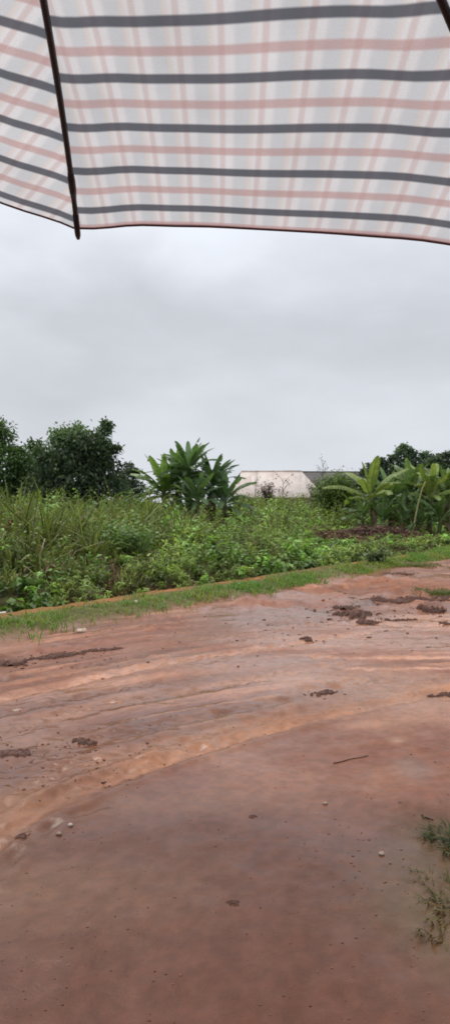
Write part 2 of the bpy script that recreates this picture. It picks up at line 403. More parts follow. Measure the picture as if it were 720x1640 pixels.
# ------------------------------------------------------------------ verge turf
def turf():
    sp = Soup()
    X, Y = scatter(520000, -14, 17, 5, 44); s, p = strip(X, Y)
    wide = .84 + .49 * sstep(10, 24, s) + 1.6 * sstep(22, 30, s)
    rag = (fbm(X * 1.3, Y * 1.3, 4, 92) - .5) * 1.5; wide = wide + rag * .6
    cover = sstep(-.25, .15, p + rag * .55) * sstep(wide + .15, wide - .25, p) * (.15 + 1.2 * sstep(.34, .50, fbm(X * 1.5, Y * 1.5, 3, 91)))
    dist = np.hypot(X, Y); k = rng.uniform(0, 1, len(X)) < cover * np.clip(1.5 - dist / 50, .5, 1)
    X, Y, p, dist = X[k], Y[k], p[k], dist[k]; n = len(X)
    Hh = (.04 + .13 * fbm(X * 2.2, Y * 2.2, 3, 93)) * rng.uniform(.6, 1.4, n)
    t = sstep(.35, .65, fbm(X * 1.1, Y * 1.1, 3, 95))[:, None]
    c = (np.array((.170, .310, .066)) * (1 - t) + np.array((.285, .345, .100)) * t) * rng.uniform(.75, 1.25, (n, 1))
    blades(sp, np.stack([X, Y, hz(X, Y) - .01], 1), rng.uniform(0, 6.28, n), Hh * 1.25, .011 + .0007 * dist, rng.uniform(.2, 1., n), rng.uniform(.1, .9, n), c)
    o = sp.build('verge_grass', M_GRASS); tag(o, kind='stuff')
    # little broad leaves creeping in the turf
    sp = Soup(); X, Y = scatter(30000, -12, 15, 6, 40); s, p = strip(X, Y)
    k = (p > -.1) & (p < 1.25) & (fbm(X * 1.3 + 5, Y * 1.3, 3, 97) > .52); X, Y = X[k], Y[k]; n = len(X)
    a = rng.uniform(0, 6.28, n); D = np.stack([np.cos(a), np.sin(a), rng.uniform(0, .9, n)], 1)
    leaves(sp, np.stack([X, Y, hz(X, Y) + rng.uniform(.01, .09, n)], 1), D, np.tile([0, 0, 1.], (n, 1)) + rng.normal(0, .3, (n, 3)), rng.uniform(.05, .12, n), rng.uniform(.03, .06, n), jit((.14, .24, .06), n, .35))
    o = sp.build('verge_ground_cover', M_WEED); tag(o, kind='stuff')
turf()

# ------------------------------------------------------------------ field: weeds and tall grass
def low_zone(X, Y):      # where the growth in front of the right-hand plants is cut down
    return sstep(2.2, 4.2, X - .06 * (Y - 25)) * sstep(47, 42, Y)
def field_height(X, Y, p):
    b = np.clip(.42 + (p - 1.9) * .155, .38, 2.15)
    b = b * (.55 + 1.0 * fbm(X * .33, Y * .33, 3, 101))
    b = b * (.55 + .9 * sstep(.3, .7, fbm(X * 1.0 + 2, Y * .8, 2, 103))) * (1 - .66 * low_zone(X, Y))
    return b
BROWN = [(bearing(85, 16.5), 1.5), (bearing(25, 17.5), 1.1), (bearing(540, 31), 2.4), (bearing(600, 35), 3.), (bearing(280, 19), .8), (bearing(190, 14.5), .7), (bearing(330, 33), 3.0), (bearing(60, 13.2), .6)]
def weeds():
    sp = Soup(); dry = Soup()
    X, Y = scatter(60000, -26, 28, 8, 58); s, p = strip(X, Y); dist = np.hypot(X, Y)
    dens = np.where(dist < 18, 8.5, np.where(dist < 30, 5.4, 2.6)) / (60000 / (54 * 50.0))
    grassy = sstep(4.5, 8.5, p - 1.2 * (fbm(X * .3, Y * .3, 3, 111) - .5) * 8) * sstep(1.5, -2.5, X - .1 * Y + 1)
    dens = dens * np.where(p < 3.2, 2.3, 1.0)
    k = (p > 1.60 + .22 * sstep(8, 2, s) + .9 * (fbm(s * .9, s * 0, 3, 113) - .45)) & (rng.uniform(0, 1, len(X)) < dens * (1 - .50 * grassy))
    X, Y, p, dist = X[k], Y[k], p[k], dist[k]; n = len(X)
    H = np.clip(field_height(X, Y, p) * rng.uniform(.55, 1.1, n), .30, 2.2)
    z0 = hz(X, Y)
    hue = fbm(X * .55, Y * .55, 3, 117); hue2 = fbm(X * .9 + 7, Y * .9, 3, 119)
    tone = .6 * fbm(X * .8 + 3, Y * .7, 3, 118) + .4 * rng.uniform(0, 1, n)
    brown = np.zeros(n)
    for (c, r) in BROWN: brown = np.maximum(brown, np.exp(-((X - c[0]) ** 2 + (Y - c[1]) ** 2) / r ** 2))
    isb = rng.uniform(0, 1, n) < np.maximum(brown * .75, .05)
    for i in range(n):
        far = dist[i]
        big = hue2[i] > .60
        m = int((72 if far < 18 else 55 if far < 30 else 36) * (.6 + .5 * H[i]))
        if big: m = int(m * .6)
        # several stems splay from the root; leaves sit along them
        ns = rng.integers(3, 7); st_az = rng.uniform(0, 6.28, ns); st_len = H[i] * rng.uniform(.75, 1.15, ns); st_sp = rng.uniform(.12, .62, ns)
        q = rng.integers(0, ns, m); u = rng.uniform(.15, 1, m) ** .75
        r = st_sp[q] * st_len[q] * u ** 1.4
        B = np.stack([X[i] + np.cos(st_az[q]) * r, Y[i] + np.sin(st_az[q]) * r, z0[i] + st_len[q] * u * np.sqrt(1 - .45 * st_sp[q] ** 2)], 1)
        a = rng.uniform(0, 6.28, m); D = np.stack([np.cos(a), np.sin(a), rng.normal(.25, .45, m)], 1)
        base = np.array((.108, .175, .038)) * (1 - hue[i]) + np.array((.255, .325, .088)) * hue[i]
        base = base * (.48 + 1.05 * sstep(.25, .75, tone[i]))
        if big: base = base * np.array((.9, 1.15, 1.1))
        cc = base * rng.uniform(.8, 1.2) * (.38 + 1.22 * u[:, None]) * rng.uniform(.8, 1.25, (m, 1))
        k1 = 1.0 if far < 18 else 1.25 if far < 30 else 1.6
        L = rng.uniform(.06, .135, m) * k1 * (1.5 if big else 1.0); W = L * (rng.uniform(.5, .75) if big else rng.uniform(.3, .55))
        if isb[i]:
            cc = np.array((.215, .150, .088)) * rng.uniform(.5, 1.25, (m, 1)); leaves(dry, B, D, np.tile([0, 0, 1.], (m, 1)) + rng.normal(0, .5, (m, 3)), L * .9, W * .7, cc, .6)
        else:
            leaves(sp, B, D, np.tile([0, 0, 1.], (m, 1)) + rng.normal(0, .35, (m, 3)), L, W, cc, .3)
    o = sp.build('field_weeds', M_WEED); tag(o, kind='stuff')
    o = dry.build('dry_weeds', M_DRY); tag(o, kind='stuff')
weeds()

def tall_grass():
    sp = Soup()
    X, Y = scatter(70000, -30, 30, 9, 75); s, p = strip(X, Y); dist = np.hypot(X, Y)
    g = sstep(3.6, 7.5, p - (fbm(X * .3, Y * .3, 3, 111) - .5) * 8)
    left = sstep(1.0, -3.0, X - .04 * (Y - 20) + .5)
    dens = (np.where(dist < 22, 5.0, np.where(dist < 36, 3.2, 1.7)) / (70000 / (60 * 66.0))) * g * (.40 + .6 * left) * (1 - .9 * low_zone(X, Y))
    k = rng.uniform(0, 1, len(X)) < dens
    X, Y, p, dist, left = X[k], Y[k], p[k], dist[k], left[k]; n = len(X)
    H = np.clip(field_height(X, Y, p) * (1.02 + .42 * left), .5, 2.5) * rng.uniform(.75, 1.12, n)
    z0 = hz(X, Y); hue = fbm(X * .4 + 3, Y * .4, 3, 121)
    for i in range(n):
        m = 19 if dist[i] < 22 else 15 if dist[i] < 36 else 12
        a = rng.uniform(0, 6.28, m); rr = rng.uniform(0, .22, m)
        P = np.stack([X[i] + np.cos(a) * rr, Y[i] + np.sin(a) * rr, np.full(m, z0[i])], 1)
        base = np.array((.150, .200, .052)) * (1 - hue[i]) + np.array((.275, .325, .105)) * hue[i]
        c = base * rng.uniform(.55, 1.3, (m, 1)) * rng.uniform(.65, 1.3)
        pale = rng.uniform(0, 1, m) < .14; c[pale] = np.array((.42, .40, .21)) * rng.uniform(.7, 1.1, (pale.sum(), 1))
        dr = np.where(pale, rng.uniform(.7, 1.1, m), rng.uniform(.15, 1.05, m))
        blades(sp, P, a + rng.normal(0, .7, m), H[i] * rng.uniform(.65, 1.2, m), (.021 + .0010 * dist[i]) * rng.uniform(.7, 1.3, m), rng.uniform(.1, .75, m), dr, c * .55, c * 1.55)
    o = sp.build('tall_grass', M_GRASS); tag(o, kind='stuff')
tall_grass()

# far low bush beyond the field, one mass
def far_bush():
    sp = Soup(); n = 26000
    X = rng.uniform(-75, 75, n); Y = rng.uniform(84, 112, n)
    top = (2.1 + 2.6 * fbm(X * .12, Y * .06, 4, 131)) * (1 - .45 * np.exp(-((X - 8) / 14) ** 2)); z = top * rng.uniform(0, 1, n) ** .6
    a = rng.uniform(0, 6.28, n); D = np.stack([np.cos(a), np.sin(a), rng.normal(.1, .5, n)], 1)
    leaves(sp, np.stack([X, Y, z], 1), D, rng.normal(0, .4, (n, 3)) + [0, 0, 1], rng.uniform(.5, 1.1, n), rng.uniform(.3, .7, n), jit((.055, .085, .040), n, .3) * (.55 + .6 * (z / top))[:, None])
    tag(sp.build('far_treeline', M_TREE), kind='stuff')
far_bush()

# ------------------------------------------------------------------ trees and shrubs
def crown_leaves(sp, lobes, per, L, base, light, seed, droop=.3, wr=.5):
    g = np.random.default_rng(seed)
    zs = [c[2] + r for c, r in lobes]; zmax, zmin = max(zs), min(c[2] - r for c, r in lobes)
    for c, r in lobes:
        tone = g.uniform(.6, 1.3)
        nt_ = max(12, int(per * r * r))
        v = unit(g.normal(0, 1, (nt_, 3))); v[:, 2] = np.where(v[:, 2] < -.5, -v[:, 2], v[:, 2])
        tw = np.array(c) + v * r * np.array([1, 1, .85]) * g.uniform(.35, 1.1, (nt_, 1)) ** .8
        for t, d in zip(tw, v):
            m = int(g.integers(14, 24)); tt = tone * g.uniform(.65, 1.35)
            pos = t + g.normal(0, .16 * r ** .5, (m, 3)); D = unit(d * .8 + g.normal(0, .7, (m, 3)))
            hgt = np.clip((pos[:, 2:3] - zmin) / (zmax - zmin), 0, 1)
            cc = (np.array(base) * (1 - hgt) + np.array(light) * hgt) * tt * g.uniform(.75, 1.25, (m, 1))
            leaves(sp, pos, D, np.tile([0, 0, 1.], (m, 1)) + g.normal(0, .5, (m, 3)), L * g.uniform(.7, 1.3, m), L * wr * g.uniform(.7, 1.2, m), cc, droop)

def tree(name, label, cat, x, y, lobes, per=75, L=.23, base=(.065, .11, .055), light=(.155, .245, .10), trunk_r=.13, seed=1, group=None, wr=.5):
    """lobes: (dx, dy, z, r) clumps of the crown, metres from the tree's foot"""
    z0 = hz1(x, y); root = empty(name, (x, y, z0)); tag(root, label, cat, group)
    lb = [((a, b, c), r) for a, b, c, r in lobes]
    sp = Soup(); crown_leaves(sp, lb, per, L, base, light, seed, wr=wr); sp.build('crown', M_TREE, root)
    g = np.random.default_rng(seed + 50); tk = Soup(); zt = min(c[2] for c, r in lb) * .75; cx = np.mean([c[0] for c, r in lb]) * .4
    tube(tk, [(0, 0, -.1), (cx * .2 + .05, 0, zt * .4), (cx * .6, .05, zt * .8), (cx, 0, zt * 1.15)], [trunk_r * 1.35, trunk_r, trunk_r * .85, trunk_r * .6], (1, 1, 1), 9)
    for c, r in lb:
        s0 = np.array([cx * .7, .02, zt * g.uniform(.6, 1.0)]); e = np.array(c) + [0, 0, r * .4]; mid = (s0 + e) / 2 + g.normal(0, .15, 3) + [0, 0, -.1]
        tube(tk, [s0, mid, e], [trunk_r * .5, trunk_r * .34, trunk_r * .12], (1, 1, 1), 6)
    tk.build('trunk', M_BARK, root, smooth=True)
    return root

# left-hand trees
x, y = bearing(8, 36)
tree('broadleaf_tree', 'tall green tree cut by the left edge of the photo, behind tall grass', 'tree', x, y,
     [(-.6, 0, 4.9, 1.0), (-1.6, .2, 4.0, 1.4), (.2, -.3, 3.6, 1.2), (.95, .1, 4.2, .75), (-.2, .1, 5.6, .65), (1.2, -.2, 3.0, 1.0), (-2.6, 0, 4.6, 1.2), (0, -.4, 2.2, 1.2), (1.3, 0, 1.8, 1.0), (1.5, .1, 4.9, .32)], seed=3, light=(.16, .27, .10))
x, y = bearing(128, 32)
tree('broadleaf_tree', 'dark dense bushy tree with a thin upright sprig at its right shoulder', 'tree', x, y,
     [(-.5, 0, 4.3, 1.05), (.3, -.2, 4.1, 1.1), (-1.2, .1, 3.3, .95), (1.0, 0, 3.3, .85), (0, -.4, 2.9, 1.3), (.9, .1, 4.35, .55), (1.12, .05, 5.0, .36), (1.2, .1, 5.42, .24), (1.5, 0, 2.5, .7), (-1.5, 0, 2.4, .9), (.2, -.3, 1.7, 1.2), (-.1, .2, 5.0, .5), (-.9, 0, 4.75, .45), (1.62, 0, 4.25, .22), (-1.75, 0, 4.0, .4)],
     per=95, L=.20, seed=7, base=(.085, .125, .090), light=(.165, .245, .140), wr=.62)
x, y = bearing(64, 39)
tree('bushy_tree', 'low dark tree filling the gap between the two left-hand trees', 'tree', x, y,
     [(0, 0, 3.3, .9), (-.8, 0, 2.7, .8), (.8, .1, 2.9, .8), (.1, -.2, 2.0, 1.1), (.5, 0, 4.0, .4), (-.5, .1, 4.15, .3)], seed=11, base=(.065, .10, .07), light=(.14, .21, .12))
x, y = bearing(204, 44)
tree('small_tree', 'small round grey-green tree between dark bushy tree and banana clump', 'tree', x, y,
     [(0, 0, 3.6, .6), (-.5, 0, 3.0, .6), (.5, .1, 2.9, .6), (0, -.1, 2.2, .8), (.1, 0, 4.2, .38), (.45, 0, 3.85, .3)], seed=13, base=(.05, .078, .052), light=(.105, .15, .09))
# right-hand trees, behind the bananas
x, y = bearing(652, 56)
tree('broadleaf_tree', 'wide dark tree behind the right banana plants with the highest tops', 'tree', x, y,
     [(0, 0, 5.2, .95), (-1.6, .2, 4.6, .9), (1.5, 0, 4.9, .9), (-2.5, 0, 4.1, .9), (.2, -.3, 4.0, 1.5), (2.4, .1, 4.2, 1.0), (-.5, 0, 6.0, .5), (.55, .1, 5.9, .42), (-1.4, 0, 2.8, 1.4), (1.4, 0, 2.8, 1.5), (-.25, 0, 6.5, .26), (-2.9, 0, 5.0, .35), (-1.2, 0, 5.6, .34), (1.3, 0, 5.9, .36), (2.1, 0, 5.3, .34), (-2.0, 0, 5.45, .26), (.2, 0, 6.25, .22), (1.75, 0, 5.75, .2), (-3.4, 0, 4.5, .3)],
     per=60, L=.30, seed=17, base=(.075, .11, .085), light=(.145, .205, .14), wr=.5)
x, y = bearing(716, 52)
tree('broadleaf_tree', 'dark tree at the right edge of the photo behind the banana plants', 'tree', x, y,
     [(-.6, 0, 4.6, .9), (.6, 0, 4.7, .95), (1.7, .1, 4.5, 1.1), (-1.3, .1, 4.0, .9), (.2, -.2, 3.6, 1.4), (-.3, 0, 5.5, .36), (1.3, 0, 5.5, .4), (0, 0, 2.4, 1.5), (-1.2, 0, 5.0, .32), (.4, 0, 5.75, .26), (-.75, 0, 5.35, .22), (.9, 0, 5.6, .25)], per=60, L=.30, seed=19, base=(.075, .11, .085), light=(.15, .21, .14), wr=.5)
x, y = bearing(600, 64)
tree('small_tree', 'low distant tree just left of the wide dark tree on the right', 'tree', x, y,
     [(0, 0, 4.4, .9), (-1.0, 0, 3.7, .8), (1.0, 0, 4.1, .9), (0, -.2, 3.0, 1.2), (.5, 0, 5.2, .4), (-2., 0, 3.2, .8)], per=60, L=.30, seed=23, base=(.05, .075, .056), light=(.11, .155, .10))

def shrub(name, label, cat, x, y, h, w, n, base, light, L=.12, wr=.5, mat=None, stems=9, seed=1, up=.3, z=None):
    g = np.random.default_rng(seed); z0 = hz1(x, y) if z is None else z; root = empty(name, (x, y, z0)); tag(root, label, cat)
    st = Soup(); lf = Soup()
    for k in range(stems):
        az = g.uniform(0, 6.28); r = w * .5 * g.uniform(.2, 1.0); hh = h * g.uniform(.65, 1.05) * (1 - .3 * (r / w) ** 2 * 2)
        e = np.array([math.cos(az) * r, math.sin(az) * r, hh]); mid = np.array([e[0] * .35, e[1] * .35, hh * .55]) + g.normal(0, .04 * h, 3)
        tube(st, [(0, 0, -.02), mid, e], [.014 * h + .004, .009 * h + .003, .003], np.array(base) * 1.2, 5)
        m = n // stems; u = g.uniform(.25, 1.0, m)[:, None]
        pos = np.where(u < .55, mid * u / .55, mid + (e - mid) * (u - .55) / .45) + g.normal(0, .06 * w, (m, 3))
        a = g.uniform(0, 6.28, m); D = np.stack([np.cos(a), np.sin(a), g.normal(up, .4, m)], 1)
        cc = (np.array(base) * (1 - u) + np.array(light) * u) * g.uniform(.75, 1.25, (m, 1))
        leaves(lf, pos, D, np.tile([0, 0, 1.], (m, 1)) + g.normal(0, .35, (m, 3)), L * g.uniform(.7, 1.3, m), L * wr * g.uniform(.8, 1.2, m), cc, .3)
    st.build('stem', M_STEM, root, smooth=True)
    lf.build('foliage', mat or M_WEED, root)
    return root

x, y = bearing(431, 62)
shrub('withered_shrub', 'brown withered round shrub standing before the middle of the pale roof', 'shrub', x, y, 4.5, 1.9, 2600, (.095, .062, .050), (.150, .098, .078), .20, .5, M_DRY, 16, 31)
x, y = bearing(507, 60)
shrub('dark_shrub', 'dull grey-green shrub covering the right corner of the pale roof', 'shrub', x, y, 4.2, 1.9, 2200, (.075, .085, .060), (.130, .145, .10), .22, .5, M_TREE, 14, 33)
x, y = bearing(540, 50)
shrub('leafy_shrub', 'big fresh green shrub on the left side of the right banana plants', 'shrub', x, y, 4.1, 3.8, 9000, (.07, .12, .04), (.20, .29, .09), .26, .5, M_WEED, 26, 35)
x, y = bearing(538, 63)
shrub('grey_green_shrub', 'tall hazy grey-green shrub hiding the lower wall under the dark roof', 'shrub', x, y, 5.2, 4.0, 7000, (.08, .10, .065), (.15, .18, .115), .28, .5, M_TREE, 24, 34)
for px, d, hh, ww, lab, sd in ((392, 55, 3.0, 3.4, 'low yellow-green bush in front of the left end of the pale roof', 61), (474, 54, 2.75, 3.8, 'low spreading yellow-green bush under the right half of the pale roof', 62), (436, 50, 2.5, 2.8, 'small green bush below the withered brown shrub', 63)):
    x, y = bearing(px, d); shrub('low_bush', lab, 'bush', x, y, hh, ww, 3600, (.08, .12, .035), (.27, .31, .085), .22, .5, M_WEED, 24, sd)
x, y = bearing(213, 18.2)
shrub('leafy_shrub', 'bright mint green bushy weed in the field below the small round tree', 'shrub', x, y, 1.25, 2.4, 1700, (.10, .19, .065), (.27, .40, .15), .15, .5, M_WEED, 22, 37)
x, y = spot(601, 908)
shrub('broad_leaved_weed', 'lone pale green weed on the verge where it narrows to the right', 'plant', x, y, .42, .95, 260, (.07, .13, .045), (.21, .27, .14), .17, .55, M_WEED, 12, 39)

def bare_sapling(label, x, y, h, seed, cat='sapling'):
    g = np.random.default_rng(seed); root = empty('bare_sapling', (x, y, hz1(x, y))); tag(root, label, cat); st = Soup(); c = (.075, .062, .052)
    tube(st, [(0, 0, -.05), (.05, 0, h * .4), (0, .05, h * .75), (.08, 0, h)], [.05, .035, .022, .006], c, 6)
    st.build('trunk', M_STEM, root, smooth=True); st = Soup(); lf = Soup()
    for k in range(15):
        z = h * g.uniform(.35, .92); az = g.uniform(0, 6.28); l = h * g.uniform(.10, .26)
        e = np.array([math.cos(az) * l * .7, math.sin(az) * l * .7, z + l * .75]); s0 = np.array([.03, 0, z])
        tube(st, [s0, (s0 + e) / 2 + g.normal(0, .05, 3), e], [.022, .016, .007], c, 5)
        m = 7; leaves(lf, e + g.normal(0, .13, (m, 3)), g.normal(0, 1, (m, 3)), g.normal(0, .4, (m, 3)) + [0, 0, 1], .17, .085, jit((.06, .068, .045), m))
    st.build('branch', M_STEM, root, smooth=True); lf.build('foliage', M_TREE, root)
    return root
x, y = bearing(516, 66); bare_sapling('thin nearly bare sapling poking up where pale and dark roofs meet', x, y, 6.3, 41)
x, y = bearing(452, 60); bare_sapling('crooked bare stick of a sapling in front of pale roof, right of withered shrub', x, y, 4.4, 44)
x, y = bearing(408, 57); bare_sapling('spindly bare sapling before the left part of the pale roof', x, y, 3.9, 43)

# ------------------------------------------------------------------ banana plants
def banana_leaf(root, base, az, elev, L, W, bend, c, seed, torn=.6):
    """a paddle leaf on its petiole, arching, its blade split in strips"""
    g = np.random.default_rng(seed); n = 18; sp = Soup()
    pts = [np.array(base, float)]; e = elev
    A = np.array([math.cos(az), math.sin(az), 0]); S = np.array([-math.sin(az), math.cos(az), 0]); T = []
    roll = g.uniform(-.5, .5)
    for i in range(n):
        u = i / n; e = elev - bend * u ** 1.5
        t = A * math.cos(e) + np.array([0, 0, 1]) * math.sin(e); T.append(t); pts.append(pts[-1] + t * L / n)
    T.append(T[-1]); pts = np.array(pts); T = np.array(T)
    tube(sp, pts, np.linspace(.034, .006, n + 1) * (L / 2), np.array(c) * np.array((1.7, 1.5, 1.7)), 5)
    wprof = lambda u: 0 if u < .14 else W * .5 * math.sin(PI * min(1, max(0, (u - .14) / .86)) ** .80) ** .45 if u < 1 else 0
    for sd in (-1, 1):
        dro = g.uniform(.05, .35); V = []; F = []; C = []
        for i in range(2, n):
            u0, u1 = i / n, (i + 1) / n
            if g.uniform() < torn * .5: dro = g.uniform(.0, .75)
            gap = .012 * L if g.uniform() < torn else 0
            for (u, q) in ((u0, i), (u1, i + 1)):
                t = T[q]; nrm = unit(np.cross(t, S)) * -1; nrm = nrm if nrm[2] > 0 else -nrm
                w = wprof(u); sg = 1 if u == u0 else -1
                out = S * sd * math.cos(dro + sd * roll * .3) + nrm * (-math.sin(dro + sd * roll * .3) + .15)
                p0 = pts[q]; p1 = p0 + out * w * .55 + t * w * .10; p2 = p0 + out * w + t * w * .28 - np.array([0, 0, 1]) * w * dro * .35 + t * sg * gap
                V += [p0, p1, p2]
            b = len(V) - 6; F += [[b, b + 1, b + 4], [b, b + 4, b + 3], [b + 1, b + 2, b + 5], [b + 1, b + 5, b + 4]]
            cc = np.array(c) * g.uniform(.82, 1.18); C += [cc * 1.12, cc, cc * .9] * 2
        sp.add(np.array(V), F, np.array(C))
    return sp.build('leaf', M_BANANA, root, smooth=False)

def banana(label, x, y, stem_h, leaf_n, leaf_L, c, seed, group=None, spread=1.0, lean=(0, 0), dead=2, bk=1.0, wd=.29):
    g = np.random.default_rng(seed); root = empty('banana_plant', (x, y, hz1(x, y))); tag(root, label, 'banana plant', group)
    st = Soup(); top = np.array([lean[0], lean[1], stem_h]); r0 = .055 * stem_h ** .5 + .05
    tube(st, [(0, 0, -.05), (lean[0] * .3, lean[1] * .3, stem_h * .4), (lean[0] * .7, lean[1] * .7, stem_h * .8), tuple(top)], [r0 * 1.25, r0, r0 * .75, r0 * .5], np.array((.11, .13, .05)), 10)
    st.build('pseudostem', M_STEM, root, smooth=True)
    for k in range(leaf_n):
        u = k / max(1, leaf_n - 1)
        az = k * 2.4 + g.uniform(-.4, .4) + seed
        elev = (1.42 - .95 * (1 - u) * spread) + g.uniform(-.15, .15)
        bend = bk * (.55 + 1.25 * (1 - u) * spread) * g.uniform(.6, 1.2)
        L = leaf_L * (.8 + .3 * math.sin(PI * (u * .8 + .15))) * g.uniform(.85, 1.1)
        cc = np.array(c) * g.uniform(.75, 1.3) * (.85 + .35 * u)
        banana_leaf(root, top - np.array([0, 0, .25 * stem_h * (1 - u) * .6]), az, elev, L, L * wd, bend, cc, seed * 31 + k, .35 + .4 * (1 - u))
    for k in range(dead):
        az = g.uniform(0, 6.28); o = banana_leaf(root, top - np.array([0, 0, .3 * stem_h * g.uniform(.3, 1)]), az, -.2, leaf_L * .7, .3, 1.6, np.array((.15, .10, .055)) * g.uniform(.6, 1.1), seed * 77 + k, .9)
        o.name = 'withered_leaf'; o['label'] = 'brown withered hanging leaf'
    return root

DG = (.085, .150, .075); MG = (.130, .215, .080); YG = (.245, .325, .095)
for (px, d, sh, ln, LL, c, sd, lab) in (
    (302, 35.0, 3.0, 20, 2.1, DG, 2, 'tallest dark green banana plant in the middle of the central clump'),
    (340, 35.6, 2.5, 17, 2.0, (.075, .135, .08), 5, 'bluish green banana plant at the right of the central clump, beside pale roof'),
    (262, 35.2, 2.1, 17, 2.2, MG, 8, 'banana plant at the left of the central clump with low spreading leaves'),
    (284, 36.8, 2.7, 16, 2.1, MG, 12, 'banana plant with upright yellow-green leaves just left of the tallest central one'),
    (316, 33.8, 1.7, 14, 1.8, DG, 15, 'short young banana plant at the foot of the central clump'),
    (360, 35.0, 1.6, 11, 2.1, DG, 18, 'banana plant whose leaves reach out across the left end of the pale roof')):
    x, y = bearing(px, d); banana(lab, x, y, sh * 1.16 + .1, int(ln * 1.75), LL * (.88 if px != 262 else 1.0), np.array(c) * np.array((1.4, 1.35, 1.15)), sd, spread=1.4, bk=.9, wd=.215, dead=4)
for (px, d, sh, ln, LL, c, sd, lab, lean) in (
    (598, 40.0, 2.2, 13, 2.5, YG, 21, 'leftmost banana plant of the right group, its bright upright leaf tallest', (-.2, 0)),
    (624, 41.0, 1.9, 14, 2.2, MG, 24, 'banana plant with broad grey-green leaves second in the right group', (0, 0)),
    (652, 41.5, 2.4, 15, 2.4, (.135, .205, .08), 27, 'banana plant in the middle of the right group with long arching leaves', (.1, 0)),
    (686, 40.5, 2.2, 15, 2.2, YG, 30, 'yellow-green banana plant behind the pale leaning stalk', (.1, 0)),
    (718, 41.0, 2.1, 15, 2.3, (.15, .23, .08), 33, 'banana plant at the right edge of the photo with drooping leaves', (0, 0)),
    (668, 43.5, 1.6, 13, 2.0, DG, 36, 'dark low banana plant at the back of the right group', (0, 0)),
    (582, 40.6, .9, 9, 1.8, MG, 39, 'short banana sucker left of the leftmost right-hand plant', (-.1, 0)),
    (612, 39.4, .8, 9, 1.7, (.10, .17, .06), 42, 'short banana sucker between the first two plants of the right group', (0, 0)),
    (640, 39.8, .8, 10, 1.8, MG, 45, 'short banana sucker with low leaves left of the pale leaning stalk', (.05, 0)),
    (674, 39.2, .6, 9, 1.6, (.09, .15, .055), 48, 'dark short banana sucker just right of the foot of the pale leaning stalk', (0, 0)),
    (702, 39.6, .9, 10, 1.8, MG, 51, 'short banana sucker in front of the two rightmost banana plants', (.1, 0))):
    x, y = bearing(px, d); banana(lab, x, y, sh * 1.04 + .1, ln, LL * 1.06, np.array(c) * 1.12, sd, lean=lean, dead=4, wd=.225)

def stalk(name, label, pts, r, c):
    p = np.array(pts, float); root = p[0].copy(); sp = Soup(); tube(sp, p - root, np.linspace(r, r * .45, len(p)), c, 7)
    o = sp.build(name, M_STEM, None, smooth=True); o.location = root; tag(o, label, 'stalk'); return o
x, y = bearing(658, 38.6)
stalk('leaning_stalk', 'long pale bare stalk leaning to the right among the right banana plants', [(x, y, hz1(x, y)), (x + .15, y, 1.0), (x + .35, y, 2.0), (x + .62, y + .1, 2.9), (x + .8, y + .1, 3.3)], .055, (.36, .34, .17))
x, y = bearing(496, 29.5)
stalk('bent_stalk', 'dry tan stalk bent over in an arch at the left of brush heap', [(x, y, hz1(x, y) - .02), (x + .02, y, .45), (x + .05, y, .85), (x + .25, y, 1.08), (x + .55, y + .05, 1.06), (x + .85, y + .05, .86)], .045, (.33, .24, .13))

# heap of cut brush
def brush_heap(label, x, y, rx, ry, h, c, n, seed, name='brush_heap'):
    g = np.random.default_rng(seed); root = empty(name, (x, y, hz1(x, y))); tag(root, label, 'brush heap'); lf = Soup(); tw = Soup()
    q = g.normal(0, .45, (n, 2)); z = h * np.exp(-(q ** 2).sum(1) * 1.2) * g.uniform(.1, 1, n)
    a = g.uniform(0, 6.28, n); D = np.stack([np.cos(a), np.sin(a), g.normal(0, .5, n)], 1)
    leaves(lf, np.stack([q[:, 0] * rx, q[:, 1] * ry, z], 1), D, g.normal(0, .6, (n, 3)) + [0, 0, 1], g.uniform(.12, .34, n), g.uniform(.06, .15, n), np.array(c) * g.uniform(.4, 1.6, (n, 1)) * (1 + .25 * g.normal(0, 1, (n, 1)) * np.array((-.4, .5, .1))), .4)
    for k in range(70):
        b = g.normal(0, .45, 2); zz = h * math.exp(-(b ** 2).sum() * 1.2) * g.uniform(.3, 1); az = g.uniform(0, 6.28); l = g.uniform(.4, 1.1)
        p0 = np.array([b[0] * rx, b[1] * ry, zz]); p1 = p0 + np.array([math.cos(az) * l, math.sin(az) * l, g.uniform(-.1, .35)])
        tube(tw, [p0, (p0 + p1) / 2 + g.normal(0, .05, 3), p1], [.02, .015, .007], np.array((.17, .115, .075)) * g.uniform(.6, 1.4), 5)
    lf.build('dry_foliage', M_DRY, root); tw.build('twig', M_STEM, root, smooth=True)
x, y = bearing(600, 36); brush_heap('low heap of reddish brown dry brush below the right banana plants', x, y, 3.0, 2.0, .75, (.175, .105, .090), 3000, 51)
x, y = bearing(525, 32); brush_heap('low heap of tan dry brush beside the bent dry stalk', x, y, 2.0, 1.4, .60, (.20, .145, .085), 1900, 53)

